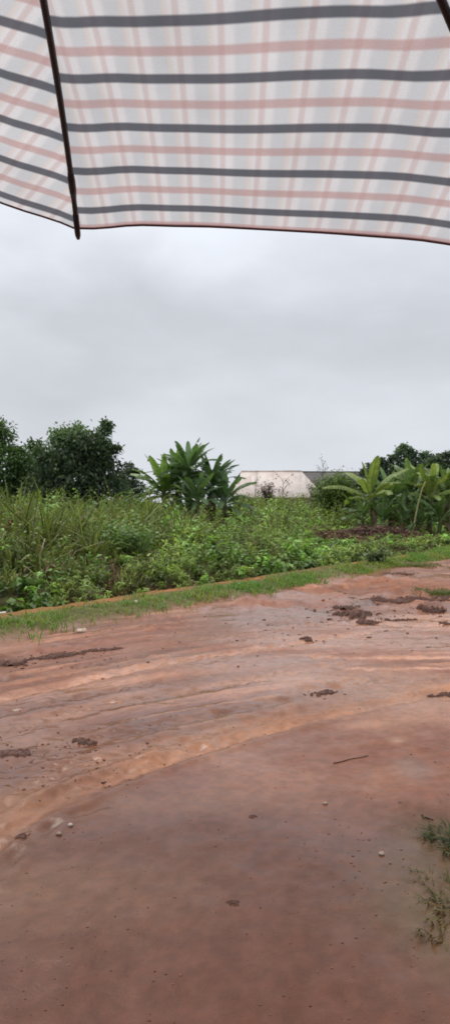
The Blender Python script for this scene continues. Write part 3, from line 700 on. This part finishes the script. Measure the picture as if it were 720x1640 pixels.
# ------------------------------------------------------------------ buildings beyond the field
def quads(name, boxes, mat, parent):
    V, F = [], []
    for (x0, y0, z0, x1, y1, z1) in boxes:
        b = len(V); V += [(x0, y0, z0), (x1, y0, z0), (x1, y1, z0), (x0, y1, z0), (x0, y0, z1), (x1, y0, z1), (x1, y1, z1), (x0, y1, z1)]
        F += [[b + i for i in q] for q in ((0, 1, 5, 4), (1, 2, 6, 5), (2, 3, 7, 6), (3, 0, 4, 7), (4, 5, 6, 7), (3, 2, 1, 0))]
    return np_mesh(name, V, F, mat, parent)
def roof_mat(name, c, c2, rib=10.):
    m, nt = new_mat(name); out = N(nt, 'ShaderNodeOutputMaterial'); pb = N(nt, 'ShaderNodeBsdfPrincipled'); tc = N(nt, 'ShaderNodeTexCoord')
    no = N(nt, 'ShaderNodeTexNoise'); no.inputs['Scale'].default_value = .9; no.inputs['Detail'].default_value = 6
    nt.links.new(tc.outputs['Object'], no.inputs['Vector'])
    r = N(nt, 'ShaderNodeMapRange'); r.inputs['From Min'].default_value = .4; r.inputs['From Max'].default_value = .65; nt.links.new(no.outputs['Fac'], r.inputs[0])
    nt.links.new(mixcol(nt, r.outputs[0], tuple(c), tuple(c2)), pb.inputs['Base Color']); pb.inputs['Roughness'].default_value = .55
    mpg = N(nt, 'ShaderNodeMapping'); mpg.inputs['Scale'].default_value = (2.6, .25, .25); nt.links.new(tc.outputs['Object'], mpg.inputs[0])
    ns = N(nt, 'ShaderNodeTexNoise'); ns.inputs['Scale'].default_value = 1.0; ns.inputs['Detail'].default_value = 5; nt.links.new(mpg.outputs[0], ns.inputs['Vector'])
    rs = N(nt, 'ShaderNodeMapRange'); rs.inputs['From Min'].default_value = .52; rs.inputs['From Max'].default_value = .72; rs.inputs['To Max'].default_value = .6; nt.links.new(ns.outputs['Fac'], rs.inputs[0])
    cc_ = mixcol(nt, rs.outputs[0], mixcol(nt, r.outputs[0], tuple(c), tuple(c2)), tuple(v * .62 for v in c2)); nt.links.new(cc_, pb.inputs['Base Color'])
    wv = N(nt, 'ShaderNodeTexWave'); wv.inputs['Scale'].default_value = rib; nt.links.new(tc.outputs['Object'], wv.inputs['Vector'])
    bp = N(nt, 'ShaderNodeBump'); bp.inputs['Strength'].default_value = .4; bp.inputs['Distance'].default_value = .03
    nt.links.new(wv.outputs['Fac'], bp.inputs['Height']); nt.links.new(bp.outputs[0], pb.inputs['Normal']); nt.links.new(pb.outputs[0], out.inputs[0]); return m
M_ROOF_PALE = roof_mat('weathered_roof_sheet', (.84, .74, .69), (.70, .58, .53))
M_ROOF_DARK = roof_mat('dark_roof_sheet', (.085, .075, .078), (.13, .115, .11))
M_WALL = solid_mat('render_wall', (.36, .31, .26), .85, .2, nscale=1.2, namp=.25)
M_WALLG = solid_mat('block_wall', (.24, .23, .22), .9, .2, nscale=1.2, namp=.25)
M_WOOD = solid_mat('painted_frame', (.16, .10, .07), .6, .3)
M_GLASS = solid_mat('window_glass', (.03, .035, .04), .15, .5, namp=.1)

def house(name, label, x, y, rz, W, D, wall_h, rise, roof_mat_, wall_mat, hipl, hipr, ov=.6, wins=3):
    root = empty(name, (x, y, hz1(x, y)), rz); tag(root, label, 'building')
    quads('wall', [(-W / 2, -D / 2, -.2, W / 2, D / 2, wall_h)], wall_mat, root)
    w, d, z0, z1 = W / 2 + ov, D / 2 + ov, wall_h - .12, wall_h + rise
    xl, xr = -w + hipl, w - hipr; t = .14
    V = [(-w, -d, z0), (w, -d, z0), (w, d, z0), (-w, d, z0), (xl, 0, z1), (xr, 0, z1), (-w, -d, z0 - t), (w, -d, z0 - t), (w, d, z0 - t), (-w, d, z0 - t)]
    F = [(0, 1, 5), (0, 5, 4), (1, 2, 5), (2, 3, 4), (2, 4, 5), (3, 0, 4), (0, 6, 7), (0, 7, 1), (1, 7, 8), (1, 8, 2), (2, 8, 9), (2, 9, 3), (3, 9, 6), (3, 6, 0), (6, 8, 7), (6, 9, 8)]
    rf = np_mesh('roof', V, F, roof_mat_, root)
    sp = Soup(); tube(sp, [(xl, 0, z1 + .02), (xr, 0, z1 + .02)], .09, (1, 1, 1), 8); sp.build('ridge_cap', roof_mat_, rf)
    for k in range(wins):
        cx = -W / 2 + W * (k + .5) / wins
        if k == wins // 2:
            dr = quads('door', [(cx - .45, -D / 2 - .05, 0, cx + .45, -D / 2 + .01, 2.05)], M_WOOD, root)
            quads('handle', [(cx + .32, -D / 2 - .10, 1.0, cx + .36, -D / 2 - .045, 1.12)], M_GLASS, dr); continue
        wd = quads('window', [(cx - .62, -D / 2 - .04, .95, cx + .62, -D / 2 + .01, 2.05)], M_GLASS, root)
        quads('frame', [(cx - .68, -D / 2 - .07, .89, cx - .62, -D / 2 + .01, 2.11), (cx + .62, -D / 2 - .07, .89, cx + .68, -D / 2 + .01, 2.11), (cx - .62, -D / 2 - .07, .89, cx + .62, -D / 2 + .01, .95), (cx - .62, -D / 2 - .07, 2.05, cx + .62, -D / 2 + .01, 2.11), (cx - .025, -D / 2 - .06, .95, cx + .025, -D / 2 - .035, 2.05)], M_WOOD, wd)
    return root
x, y = bearing(442, 76); house('bungalow', 'low house with pale weathered sheet roof beyond the field, left of dark roof', x, y, -.05, 8.6, 7.5, 3.1, 2.75, M_ROOF_PALE, M_WALL, 1.1, 2.2)
x, y = bearing(545, 92); house('bungalow', 'long grey house with dark roof behind the thin bare sapling', x, y, .04, 9.5, 7, 5.1, 1.6, M_ROOF_DARK, M_WALLG, .4, .4, .9, 5)

# ------------------------------------------------------------------ things lying on the road
CL = np.array((.112, .052, .037))
def clod(px, py, r, label, seed, flat=.55, c=CL, n=5, name='mud_clod', cat='mud clod', stretch=1.0, ang=0.):
    x, y = spot(px, py); m = 46; q = np.linspace(-1, 1, m); U, W = np.meshgrid(q, q); U, W = U.ravel(), W.ravel()
    lx, ly = U * r * stretch * 1.25, W * r * 1.05
    ox = lx * math.cos(ang) - ly * math.sin(ang); oy = lx * math.sin(ang) + ly * math.cos(ang)
    nz = .35 * fbm(lx / r * 1.5 + seed * 7.3, ly / r * 1.5 + seed * 3.1, 3, seed) + .65 * fbm(lx / r * 3.6 + seed * 5.3, ly / r * 4.4 + seed * 2.1, 4, seed + 9); nf = fbm(lx / r * 5 + seed, ly / r * 5, 3, seed + 3)
    k = .62 - (U ** 2 + W ** 2) * .9 + (nz - .5) * 4.2
    hh = np.clip(k, -.25, 1.2); H = .78 * r * flat * (np.clip(hh, 0, 2) ** .8 * .62 + (nf - .5) * .7 * (hh > .05))
    z = hz(x + ox, y + oy) + np.where(hh > 0, H, -.012 - .02 * r)
    F = [(j * m + i, j * m + i + 1, (j + 1) * m + i + 1, (j + 1) * m + i) for j in range(m - 1) for i in range(m - 1)]
    C = np.array(c)[None] * (.65 + .8 * nf[:, None]) * (.8 + .5 * np.clip(hh, 0, 1)[:, None])
    o = np_mesh(name, np.stack([ox, oy, z], 1), F, M_CLOD, None, C, smooth=True); o.location = (x, y, 0); tag(o, label, cat); return o
clod(566, 988, .24, 'largest churned dark mud clod at the left end of the ridge of mud', 1, n=9)
clod(550, 972, .16, 'dark mud clod just behind the largest churned one', 2, n=6)
clod(590, 998, .15, 'ring-like mud clod to the right of the largest churned one', 3, n=6)
clod(690, 978, .19, 'pair of brown mud clods standing on pale wet sand near right edge', 4, n=5, flat=.8)
clod(650, 961, .15, 'long ridge of dark mud in front of the orange soil patch', 5, n=12, stretch=5.5)
clod(712, 958, .09, 'low dark mud ridge end by the grass patch at right edge', 6, n=8, stretch=2.5)
clod(640, 920, .24, 'flat dark mud clod far off on the road near the verge', 7, n=8, stretch=1.8, flat=.35)
clod(489, 1024, .095, 'small stack of mud crumbs beside the pale tracks in the road centre', 8, n=6, stretch=.7)
clod(16, 1064, .12, 'broad dark mud clod on the road at left edge of the photo', 9, n=7, stretch=1.6)
clod(88, 1052, .085, 'thin strip of mud clods between left edge clod and road centre', 10, n=9, stretch=3.5, ang=.5)
clod(160, 1043, .07, 'strip of small mud clods below the pale scrap by the verge', 11, n=9, stretch=3.2, ang=.5)
clod(520, 1109, .065, 'narrow mud clod beside a pale smear, alone in mid road', 12, n=5, stretch=1.7, ang=.5)
clod(708, 1116, .07, 'mud clod above the pink patch near right edge', 13, n=5, stretch=1.6)
clod(640, 992, .10, 'thin curved mud clod between the churned clods and pale sand', 14, n=7, stretch=2.5, ang=.3)
clod(131, 1186, .06, 'small dark mud clod above the orange track on the left', 15, n=6, stretch=1.4)
clod(10, 1207, .09, 'flat dark mud clod at left edge beside the orange track', 16, n=6, stretch=1.5, flat=.4)
clod(34, 1342, .038, 'round dark mud clod in the rut at lower left', 17, n=3)
clod(373, 1450, .024, 'small dark mud clod at the bottom middle of the road', 18, n=4)
clod(405, 1310, .018, 'tiny dark crumb alone on the smooth brown mud', 19, n=3)
clod(714, 1000, .10, 'small dark clod at right edge on pale wet sand', 20, n=4)

def pebble(px, py, r, c, label, seed, name='pebble', cat='pebble'):
    x, y = spot(px, py); sp = Soup(); lump(sp, (0, 0, r * .3), (r, r * .8, r * .6), c, seed, .2, 12, 8)
    o = sp.build(name, M_STONE, None, smooth=True); o.location = (x, y, hz1(x, y)); tag(o, label, cat); return o
pebble(685, 1035, .030, (.48, .40, .34), 'white pebble near right edge, above the straight pale tracks', 1)
pebble(113, 1323, .013, (.50, .43, .37), 'small white pebble below the orange track at lower left', 2)
pebble(95, 1335, .014, (.34, .25, .19), 'dull tan pebble close to the small white one at lower left', 3)
pebble(520, 1290, .014, (.36, .28, .23), 'pale grey pebble on smooth mud right of centre', 4)
pebble(610, 1372, .014, (.38, .29, .24), 'tan pebble left of the grass tuft at lower right', 5)
pebble(572, 970, .05, (.42, .32, .27), 'pale stone among the churned mud clods', 6)
pebble(217, 975, .05, (.62, .58, .42), 'pale yellow stone lying in the verge grass', 7)
def scrap(px, py, label, s, c, seed, name='paper_scrap', cat='scrap'):
    x, y = spot(px, py); g = np.random.default_rng(seed); n = 6; V = []; F = []
    for i in range(n):
        for j in range(n):
            u, v = i / (n - 1) - .5, j / (n - 1) - .5
            V.append((u * s * 1.5 + g.normal(0, s * .04), v * s + g.normal(0, s * .04), .02 + abs(g.normal(0, s * .16)) + s * .35 * u * u))
    for i in range(n - 1):
        for j in range(n - 1): a = i * n + j; F.append((a, a + n, a + n + 1, a + 1))
    o = np_mesh(name, V, F, M_STONE, None, np.tile(c, (len(V), 1))); o.location = (x, y, hz1(x, y)); o.rotation_euler = (0, 0, g.uniform(0, 3)); tag(o, label, cat)
scrap(128, 1014, 'crumpled cream scrap on the road just in front of the verge', .10, (.58, .50, .38), 3)
scrap(6, 989, 'crumpled whitish scrap on the orange bank at left edge', .11, (.56, .53, .47), 5)
def stick(label, a, b, r, c, name='stick'):
    A, B = np.array(spot(*a)), np.array(spot(*b)); P = [A + (B - A) * t for t in np.linspace(0, 1, 6)]; sp = Soup()
    g = np.random.default_rng(int(a[0])); pts = [(p[0] - A[0] + g.normal(0, .006), p[1] - A[1] + g.normal(0, .006), hz1(*p) + r * .8) for p in P]
    tube(sp, pts, np.linspace(r, r * .5, 6), c, 6); o = sp.build(name, M_STEM, None, smooth=True); o.location = (A[0], A[1], 0); tag(o, label, 'stick')
stick('thin dark stick lying on the mud right of centre', (533, 1223), (590, 1210), .004, (.10, .06, .045))
stick('short dark twig near the grass tuft at lower right', (674, 1307), (690, 1312), .006, (.05, .035, .028))

def crumbs():
    sp = Soup(); g = np.random.default_rng(77); pts = []
    def clus(px, py, sx, sy, n, r0, r1):
        for _ in range(int(n * .8)): pts.append((px + g.normal(0, sx), py + g.normal(0, sy), r0 * .5 + (r1 - r0) * .6 * g.uniform(0, 1) ** 3))
    clus(560, 1340, 45, 40, 46, .004, .010); clus(220, 1205, 100, 16, 70, .006, .017); clus(560, 990, 70, 22, 90, .015, .05); clus(120, 1050, 90, 16, 70, .010, .03)
    clus(640, 975, 60, 15, 60, .015, .05); clus(300, 1120, 200, 60, 80, .006, .016); clus(120, 1240, 60, 18, 70, .006, .02); clus(600, 1440, 60, 40, 30, .004, .010); clus(250, 1000, 180, 22, 90, .012, .035); clus(80, 1190, 70, 20, 50, .008, .02)
    clus(660, 1350, 25, 60, 40, .004, .012)
    for (cx, cy, cr) in ((566, 988, .05), (590, 998, .04), (550, 972, .05), (690, 980, .05), (650, 962, .05), (489, 1026, .03), (20, 1066, .03), (90, 1053, .025), (160, 1045, .025), (131, 1188, .016), (14, 1208, .02), (520, 1110, .02), (640, 922, .07)): clus(cx, cy, 26, 5 + 400 / cy ** 1.0 * 4, 34, cr * .15, cr)
    for _ in range(420): pts.append((g.uniform(-60, 780), 1090 + 560 * g.uniform(0, 1), g.uniform(.0012, .0042)))
    for k, (px, py, r) in enumerate(pts):
        if py < 900: continue
        x, y = spot(px, py); 
        if strip(np.array([x]), np.array([y]))[1][0] > -.05: continue
        lump(sp, (x, y, hz1(x, y) + r * .2), (r * g.uniform(.8, 1.8), r * .8, r * .45), CL * g.uniform(.9, 2.6), k, .55, 7, 5)
    tag(sp.build('mud_crumbs', M_CLOD, None, smooth=True), kind='stuff')
crumbs()

def grass_tuft(px, py, n, h, r, label, seed, c=(.075, .095, .035), dry=.3):
    x, y = spot(px, py); g = np.random.default_rng(seed); sp = Soup(); a = g.uniform(0, 6.28, n); rr = r * g.uniform(0, 1, n) ** .8 * (1 + .35 * np.sin(a * 3 + seed) + .2 * np.sin(a * 7))
    P = np.stack([np.cos(a) * rr, np.sin(a) * rr * .8, np.array([hz1(x + math.cos(q) * w, y + math.sin(q) * w * .8) for q, w in zip(a, rr)]) - .005], 1)
    cc = np.array(c) * g.uniform(.6, 1.5, (n, 1)); d = g.uniform(0, 1, n) < dry; cc[d] = np.array((.21, .165, .080)) * g.uniform(.6, 1.2, (d.sum(), 1))
    blades(sp, P, a + g.normal(0, .8, n), h * g.uniform(.5, 1.25, n), (.0075 if py > 1200 else .011) * g.uniform(.7, 1.4, n), g.uniform(.5, 1.5, n), g.uniform(.3, 1.1, n), cc)
    o = sp.build('grass_tuft', M_GRASS, None); o.location = (x, y, 0); tag(o, label, 'grass tuft'); return o
grass_tuft(752, 1352, 460, .085, .20, 'dark green grass tuft at right edge of the mud, the upper of two', 1, (.07, .095, .04), .25)
grass_tuft(768, 1455, 520, .06, .28, 'flattened yellowish grass tuft in the lower right, below dark green tuft', 2, (.15, .135, .06), .6)
grass_tuft(712, 950, 1100, .13, .62, 'low green grass patch on the road at right edge behind pale sand', 3, (.12, .165, .045), .2)
grass_tuft(668, 907, 1000, .13, .9, 'green grass patch growing on the road near the far right verge', 4, (.13, .17, .05), .3)

# ------------------------------------------------------------------ umbrella held above the viewer
def umbrella():
    R, H = .5424, .1291; loc = Vector((-.0876, .1282, EYE + .3279)); SAG = .0271; STEP = .0228
    rot = Matrix.Rotation(1.6389, 4, 'Z') @ Matrix.Rotation(-.1376, 4, 'Y') @ Matrix.Rotation(.1341, 4, 'X')
    root = empty('umbrella'); root.matrix_world = Matrix.Translation(loc) @ rot
    tag(root, 'open checked umbrella with grey and pink bands held above the viewer', 'umbrella')
    rho = (R * R + H * H) / (2 * H); am = math.asin(R / rho); arc = rho * am * math.cos(PI / 8)
    def rib(k, t):
        r, z = rho * math.sin(am * t), -rho * (1 - math.cos(am * t)); a = k * PI / 4; return np.array([r * math.cos(a), r * math.sin(a), z])
    V, F, UV = [], [], []; na, nt_ = 24, 30; g = np.random.default_rng(4)
    for k in range(8):
        b = len(V); off = g.uniform(-.008, .008) if k != 7 else 0.0
        sh = .011 if k == 0 else off                 # the check does not meet across the seams
        for i in range(na + 1):
            a = i / na; s = 4 * a * (1 - a)
            for j in range(nt_ + 1):
                t = j / nt_; tt = t * (1 - SAG * s * t ** 3)
                P = rib(k, tt) * (1 - a) + rib(k + 1, tt) * a
                # cloth relaxes between the ribs, with faint gathers by the seams
                P[2] += -.004 * s * math.sin(PI * t) + .0012 * math.sin(a * 31 + k) * t * (abs(a - .5) * 2) ** 2 + .0008 * math.sin(a * 9 + 5 * t + k * 2)
                V.append(P); chord = 2 * rho * math.sin(am * t) * math.sin(PI / 8)
                UV.append(((a - .5) * chord + k * .013, (1 - t) * arc + sh + .0005 * math.sin(a * 14 + k)))
        for i in range(na):
            for j in range(nt_):
                q = b + i * (nt_ + 1) + j; F.append((q, q + nt_ + 1, q + nt_ + 2, q + 1))
    m, nt = new_mat('checked_cloth'); out = N(nt, 'ShaderNodeOutputMaterial'); tc = N(nt, 'ShaderNodeUVMap', uv_map='UVMap'); sx = N(nt, 'ShaderNodeSeparateXYZ'); nt.links.new(tc.outputs[0], sx.inputs[0])
    v = sx.outputs[1]; u = math_node(nt, 'ADD', sx.outputs[0], math_node(nt, 'MULTIPLY', v, .25))
    def band(coord, period, phase, width, soft):
        f = math_node(nt, 'PINGPONG', math_node(nt, 'ADD', coord, 10 * period - phase), period / 2)
        # pingpong is 0 at the band centre
        r = N(nt, 'ShaderNodeMapRange', interpolation_type='SMOOTHSTEP'); r.inputs['From Min'].default_value = width / 2 + soft; r.inputs['From Max'].default_value = width / 2 - soft
        nt.links.new(f, r.inputs[0]); return r.outputs[0]
    nz = N(nt, 'ShaderNodeTexNoise'); nz.inputs['Scale'].default_value = 18; nz.inputs['Detail'].default_value = 4; nt.links.new(tc.outputs[0], nz.inputs['Vector'])
    nf = nz.outputs['Fac']
    base = (.845, .835, .86)
    c = mixcol(nt, math_node(nt, 'MULTIPLY', band(u, .0296, .0148, .0118, .0022), .50), base, (.57, .62, .67))
    c = mixcol(nt, math_node(nt, 'MULTIPLY', band(u, .0296, .0, .0045, .0012), .44), c, (.64, .45, .42))
    c = mixcol(nt, math_node(nt, 'MULTIPLY', band(u, .0296, .0075, .004, .002), .25), c, (.72, .55, .40))
    c = mixcol(nt, math_node(nt, 'MULTIPLY', band(v, STEP * 2, 0, .0078, .0014), .70), c, (.58, .36, .35))
    c = mixcol(nt, math_node(nt, 'MULTIPLY', band(v, STEP * 2, STEP, .0084, .0012), .90), c, (.090, .096, .122))
    edge = N(nt, 'ShaderNodeMapRange'); edge.inputs['From Min'].default_value = .0024; edge.inputs['From Max'].default_value = .0014
    nt.links.new(v, edge.inputs[0])
    hemz = N(nt, 'ShaderNodeMapRange'); hemz.inputs['From Min'].default_value = .0062; hemz.inputs['From Max'].default_value = .0052; nt.links.new(v, hemz.inputs[0])
    c = mixcol(nt, math_node(nt, 'MULTIPLY', hemz.outputs[0], .55), c, (.60, .38, .37)); c = mixcol(nt, math_node(nt, 'MULTIPLY', edge.outputs[0], .7), c, (.22, .12, .12))
    wn = N(nt, 'ShaderNodeTexNoise'); wn.inputs['Scale'].default_value = 900; wn.inputs['Detail'].default_value = 2; nt.links.new(tc.outputs[0], wn.inputs['Vector'])
    f = math_node(nt, 'ADD', math_node(nt, 'MULTIPLY', nf, .36), math_node(nt, 'ADD', math_node(nt, 'MULTIPLY', wn.outputs['Fac'], .24), .70)); c = mixcol(nt, 1.0, c, f, 'MULTIPLY')
    df = N(nt, 'ShaderNodeBsdfDiffuse'); tr = N(nt, 'ShaderNodeBsdfTranslucent'); nt.links.new(c, df.inputs[0]); nt.links.new(c, tr.inputs[0])
    mx = N(nt, 'ShaderNodeMixShader'); mx.inputs[0].default_value = .62; nt.links.new(df.outputs[0], mx.inputs[1]); nt.links.new(tr.outputs[0], mx.inputs[2]); nt.links.new(mx.outputs[0], out.inputs[0])
    cano = np_mesh('canopy', np.array(V), F, m, root, uv=np.array(UV), smooth=True)
    # hem piping
    hm = Soup()
    for k in range(8):
        pts = []
        for i in range(na + 1):
            a = i / na; pts.append(V[k * (na + 1) * (nt_ + 1) + i * (nt_ + 1) + nt_])
        tube(hm, pts, .0011, (.16, .085, .085), 6)
    M_HEM = solid_mat('hem_tape', None, .8, .1, attr=True); hm.build('hem', M_HEM, cano, smooth=True)
    M_RIB = solid_mat('black_metal', (.022, .020, .022), .45, .5, .0, 30, .3); M_SHAFT = solid_mat('steel_shaft', (.35, .35, .36), .35, .5, .9); M_HANDLE = solid_mat('handle_plastic', (.03, .03, .033), .4, .4)
    for k in range(8):
        sp = Soup(); pts = [rib(k, t) + np.array([0, 0, -.0042]) for t in np.linspace(.04, 1.0, 22)]
        e = unit(pts[-1] - pts[-2])
        tube(sp, pts, np.linspace(.0026, .0024, 22), (1, 1, 1), 8); rb = sp.build('rib', M_RIB, root, smooth=True)
        sp = Soup(); tube(sp, [pts[-2], pts[-1], pts[-1] + e * .004, pts[-1] + e * .0075], [.0028, .0029, .0026, .0018], (1, 1, 1), 8); sp.build('rib_tip', M_RIB, rb, smooth=True)
        sp = Soup()
        for t in (.86,):
            c0 = rib(k, t) + np.array([0, 0, -.0042]); c1 = rib(k, t + .055) + np.array([0, 0, -.0042]); tube(sp, [c0, c0 * .7 + c1 * .3, c0 * .3 + c1 * .7, c1], [.0026, .0034, .0033, .0026], (1, 1, 1), 8)
        sp.build('sleeve', M_RIB, rb, smooth=True)
        sp = Soup(); a = k * PI / 4; run = np.array([.014 * math.cos(a), .014 * math.sin(a), -.15]); tube(sp, [run, rib(k, .48) + np.array([0, 0, -.009])], .0018, (1, 1, 1), 6); sp.build('stretcher', M_RIB, root, smooth=True)
    sp = Soup(); tube(sp, [(0, 0, .012), (0, 0, -.34)], .0065, (1, 1, 1), 12); sp.build('shaft', M_SHAFT, root, smooth=True)
    sp = Soup(); tube(sp, [(0, 0, -.135), (0, 0, -.14), (0, 0, -.175), (0, 0, -.18)], [.010, .016, .016, .010], (1, 1, 1), 12); sp.build('runner', M_HANDLE, root, smooth=True)
    sp = Soup(); tube(sp, [(0, 0, .002), (0, 0, .008), (0, 0, .026), (0, 0, .034)], [.018, .014, .007, .004], (1, 1, 1), 12); sp.build('ferrule', M_HANDLE, root, smooth=True)
    sp = Soup(); tube(sp, [(0, 0, -.33), (0, 0, -.345), (0, 0, -.39), (0, 0, -.43), (0, 0, -.44)], [.012, .015, .0135, .016, .010], (1, 1, 1), 14); sp.build('handle', M_HANDLE, root, smooth=True)
umbrella()

# ------------------------------------------------------------------ sky and light
SUN_EL, SUN_AZ = math.radians(58), math.radians(-35)      # azimuth from +Y towards +X
w = bpy.data.worlds.new('World'); scene.world = w; w.use_nodes = True; nt = w.node_tree; nt.nodes.clear()
out = N(nt, 'ShaderNodeOutputWorld'); bg = N(nt, 'ShaderNodeBackground'); bg.inputs['Strength'].default_value = .1
sky = N(nt, 'ShaderNodeTexSky', sky_type='NISHITA'); sky.sun_disc = False; sky.sun_elevation = SUN_EL; sky.sun_rotation = SUN_AZ; sky.air_density = 1.5; sky.dust_density = 4.0
tc = N(nt, 'ShaderNodeTexCoord'); sx = N(nt, 'ShaderNodeSeparateXYZ'); nt.links.new(tc.outputs['Generated'], sx.inputs[0])
mp = N(nt, 'ShaderNodeMapping'); mp.inputs['Scale'].default_value = (1.0, 1.0, 2.4); mp.inputs['Location'].default_value = (.35, .1, .12); nt.links.new(tc.outputs['Generated'], mp.inputs[0])
n1 = N(nt, 'ShaderNodeTexNoise'); n1.inputs['Scale'].default_value = 2.6; n1.inputs['Detail'].default_value = 5; n1.inputs['Roughness'].default_value = .45; n1.inputs['Distortion'].default_value = .25; nt.links.new(mp.outputs[0], n1.inputs['Vector'])
# overcast deck: pale near the horizon, a darker belt of cloud above it, brightest overhead
zn = math_node(nt, 'ADD', sx.outputs[2], math_node(nt, 'MULTIPLY', math_node(nt, 'SUBTRACT', n1.outputs['Fac'], .5), .42))
zn = math_node(nt, 'SUBTRACT', zn, math_node(nt, 'MULTIPLY', sx.outputs[0], .13))
rp = N(nt, 'ShaderNodeValToRGB'); rp.color_ramp.interpolation = 'B_SPLINE'; cr = rp.color_ramp.elements
stops = ((0.0, .775), (.11, .77), (.21, .63), (.27, .645), (.37, .90), (.60, 1.15), (1.0, 1.75))
while len(cr) < len(stops): cr.new(.5)
for e, (p_, v_) in zip(cr, stops): e.position = p_; e.color = (v_ * .955, v_, v_ * 1.085, 1)
nt.links.new(zn, rp.inputs[0])
n2 = N(nt, 'ShaderNodeTexNoise'); n2.inputs['Scale'].default_value = 6.5; n2.inputs['Detail'].default_value = 5; n2.inputs['Roughness'].default_value = .5; nt.links.new(mp.outputs[0], n2.inputs['Vector'])
cl = mixcol(nt, 1.0, rp.outputs[0], math_node(nt, 'ADD', math_node(nt, 'MULTIPLY', n2.outputs['Fac'], 2.0), 9.0), 'MULTIPLY')
nt.links.new(mixcol(nt, .95, sky.outputs[0], cl), bg.inputs['Color']); nt.links.new(bg.outputs[0], out.inputs[0])

sl = bpy.data.lights.new('sun', 'SUN'); sl.energy = 1.0; sl.angle = math.radians(25); sl.color = (1, .96, .9)
so = bpy.data.objects.new('sun', sl); col.objects.link(so)
dv = Vector((math.sin(SUN_AZ) * math.cos(SUN_EL), math.cos(SUN_AZ) * math.cos(SUN_EL), math.sin(SUN_EL)))
so.rotation_euler = (-dv).to_track_quat('-Z', 'Y').to_euler(); so.location = dv * 30

cam = bpy.data.cameras.new('camera'); co = bpy.data.objects.new('camera', cam); col.objects.link(co)
cam.sensor_fit = 'VERTICAL'; cam.sensor_height = 36; cam.sensor_width = 36; cam.lens = 36 * 1120 / 1640
cam.clip_start = .05; cam.clip_end = 2000
co.location = (0, 0, EYE); co.rotation_euler = (PI / 2, 0, 0)
scene.camera = co
scene.view_settings.view_transform = 'Standard'; scene.view_settings.look = 'None'; scene.view_settings.exposure = 0; scene.view_settings.gamma = 1
scene.cycles.filter_width = 1.75
scene.cycles.use_denoising = True
scene.cycles.max_bounces = 6; scene.cycles.diffuse_bounces = 3; scene.cycles.transmission_bounces = 4; scene.cycles.glossy_bounces = 2
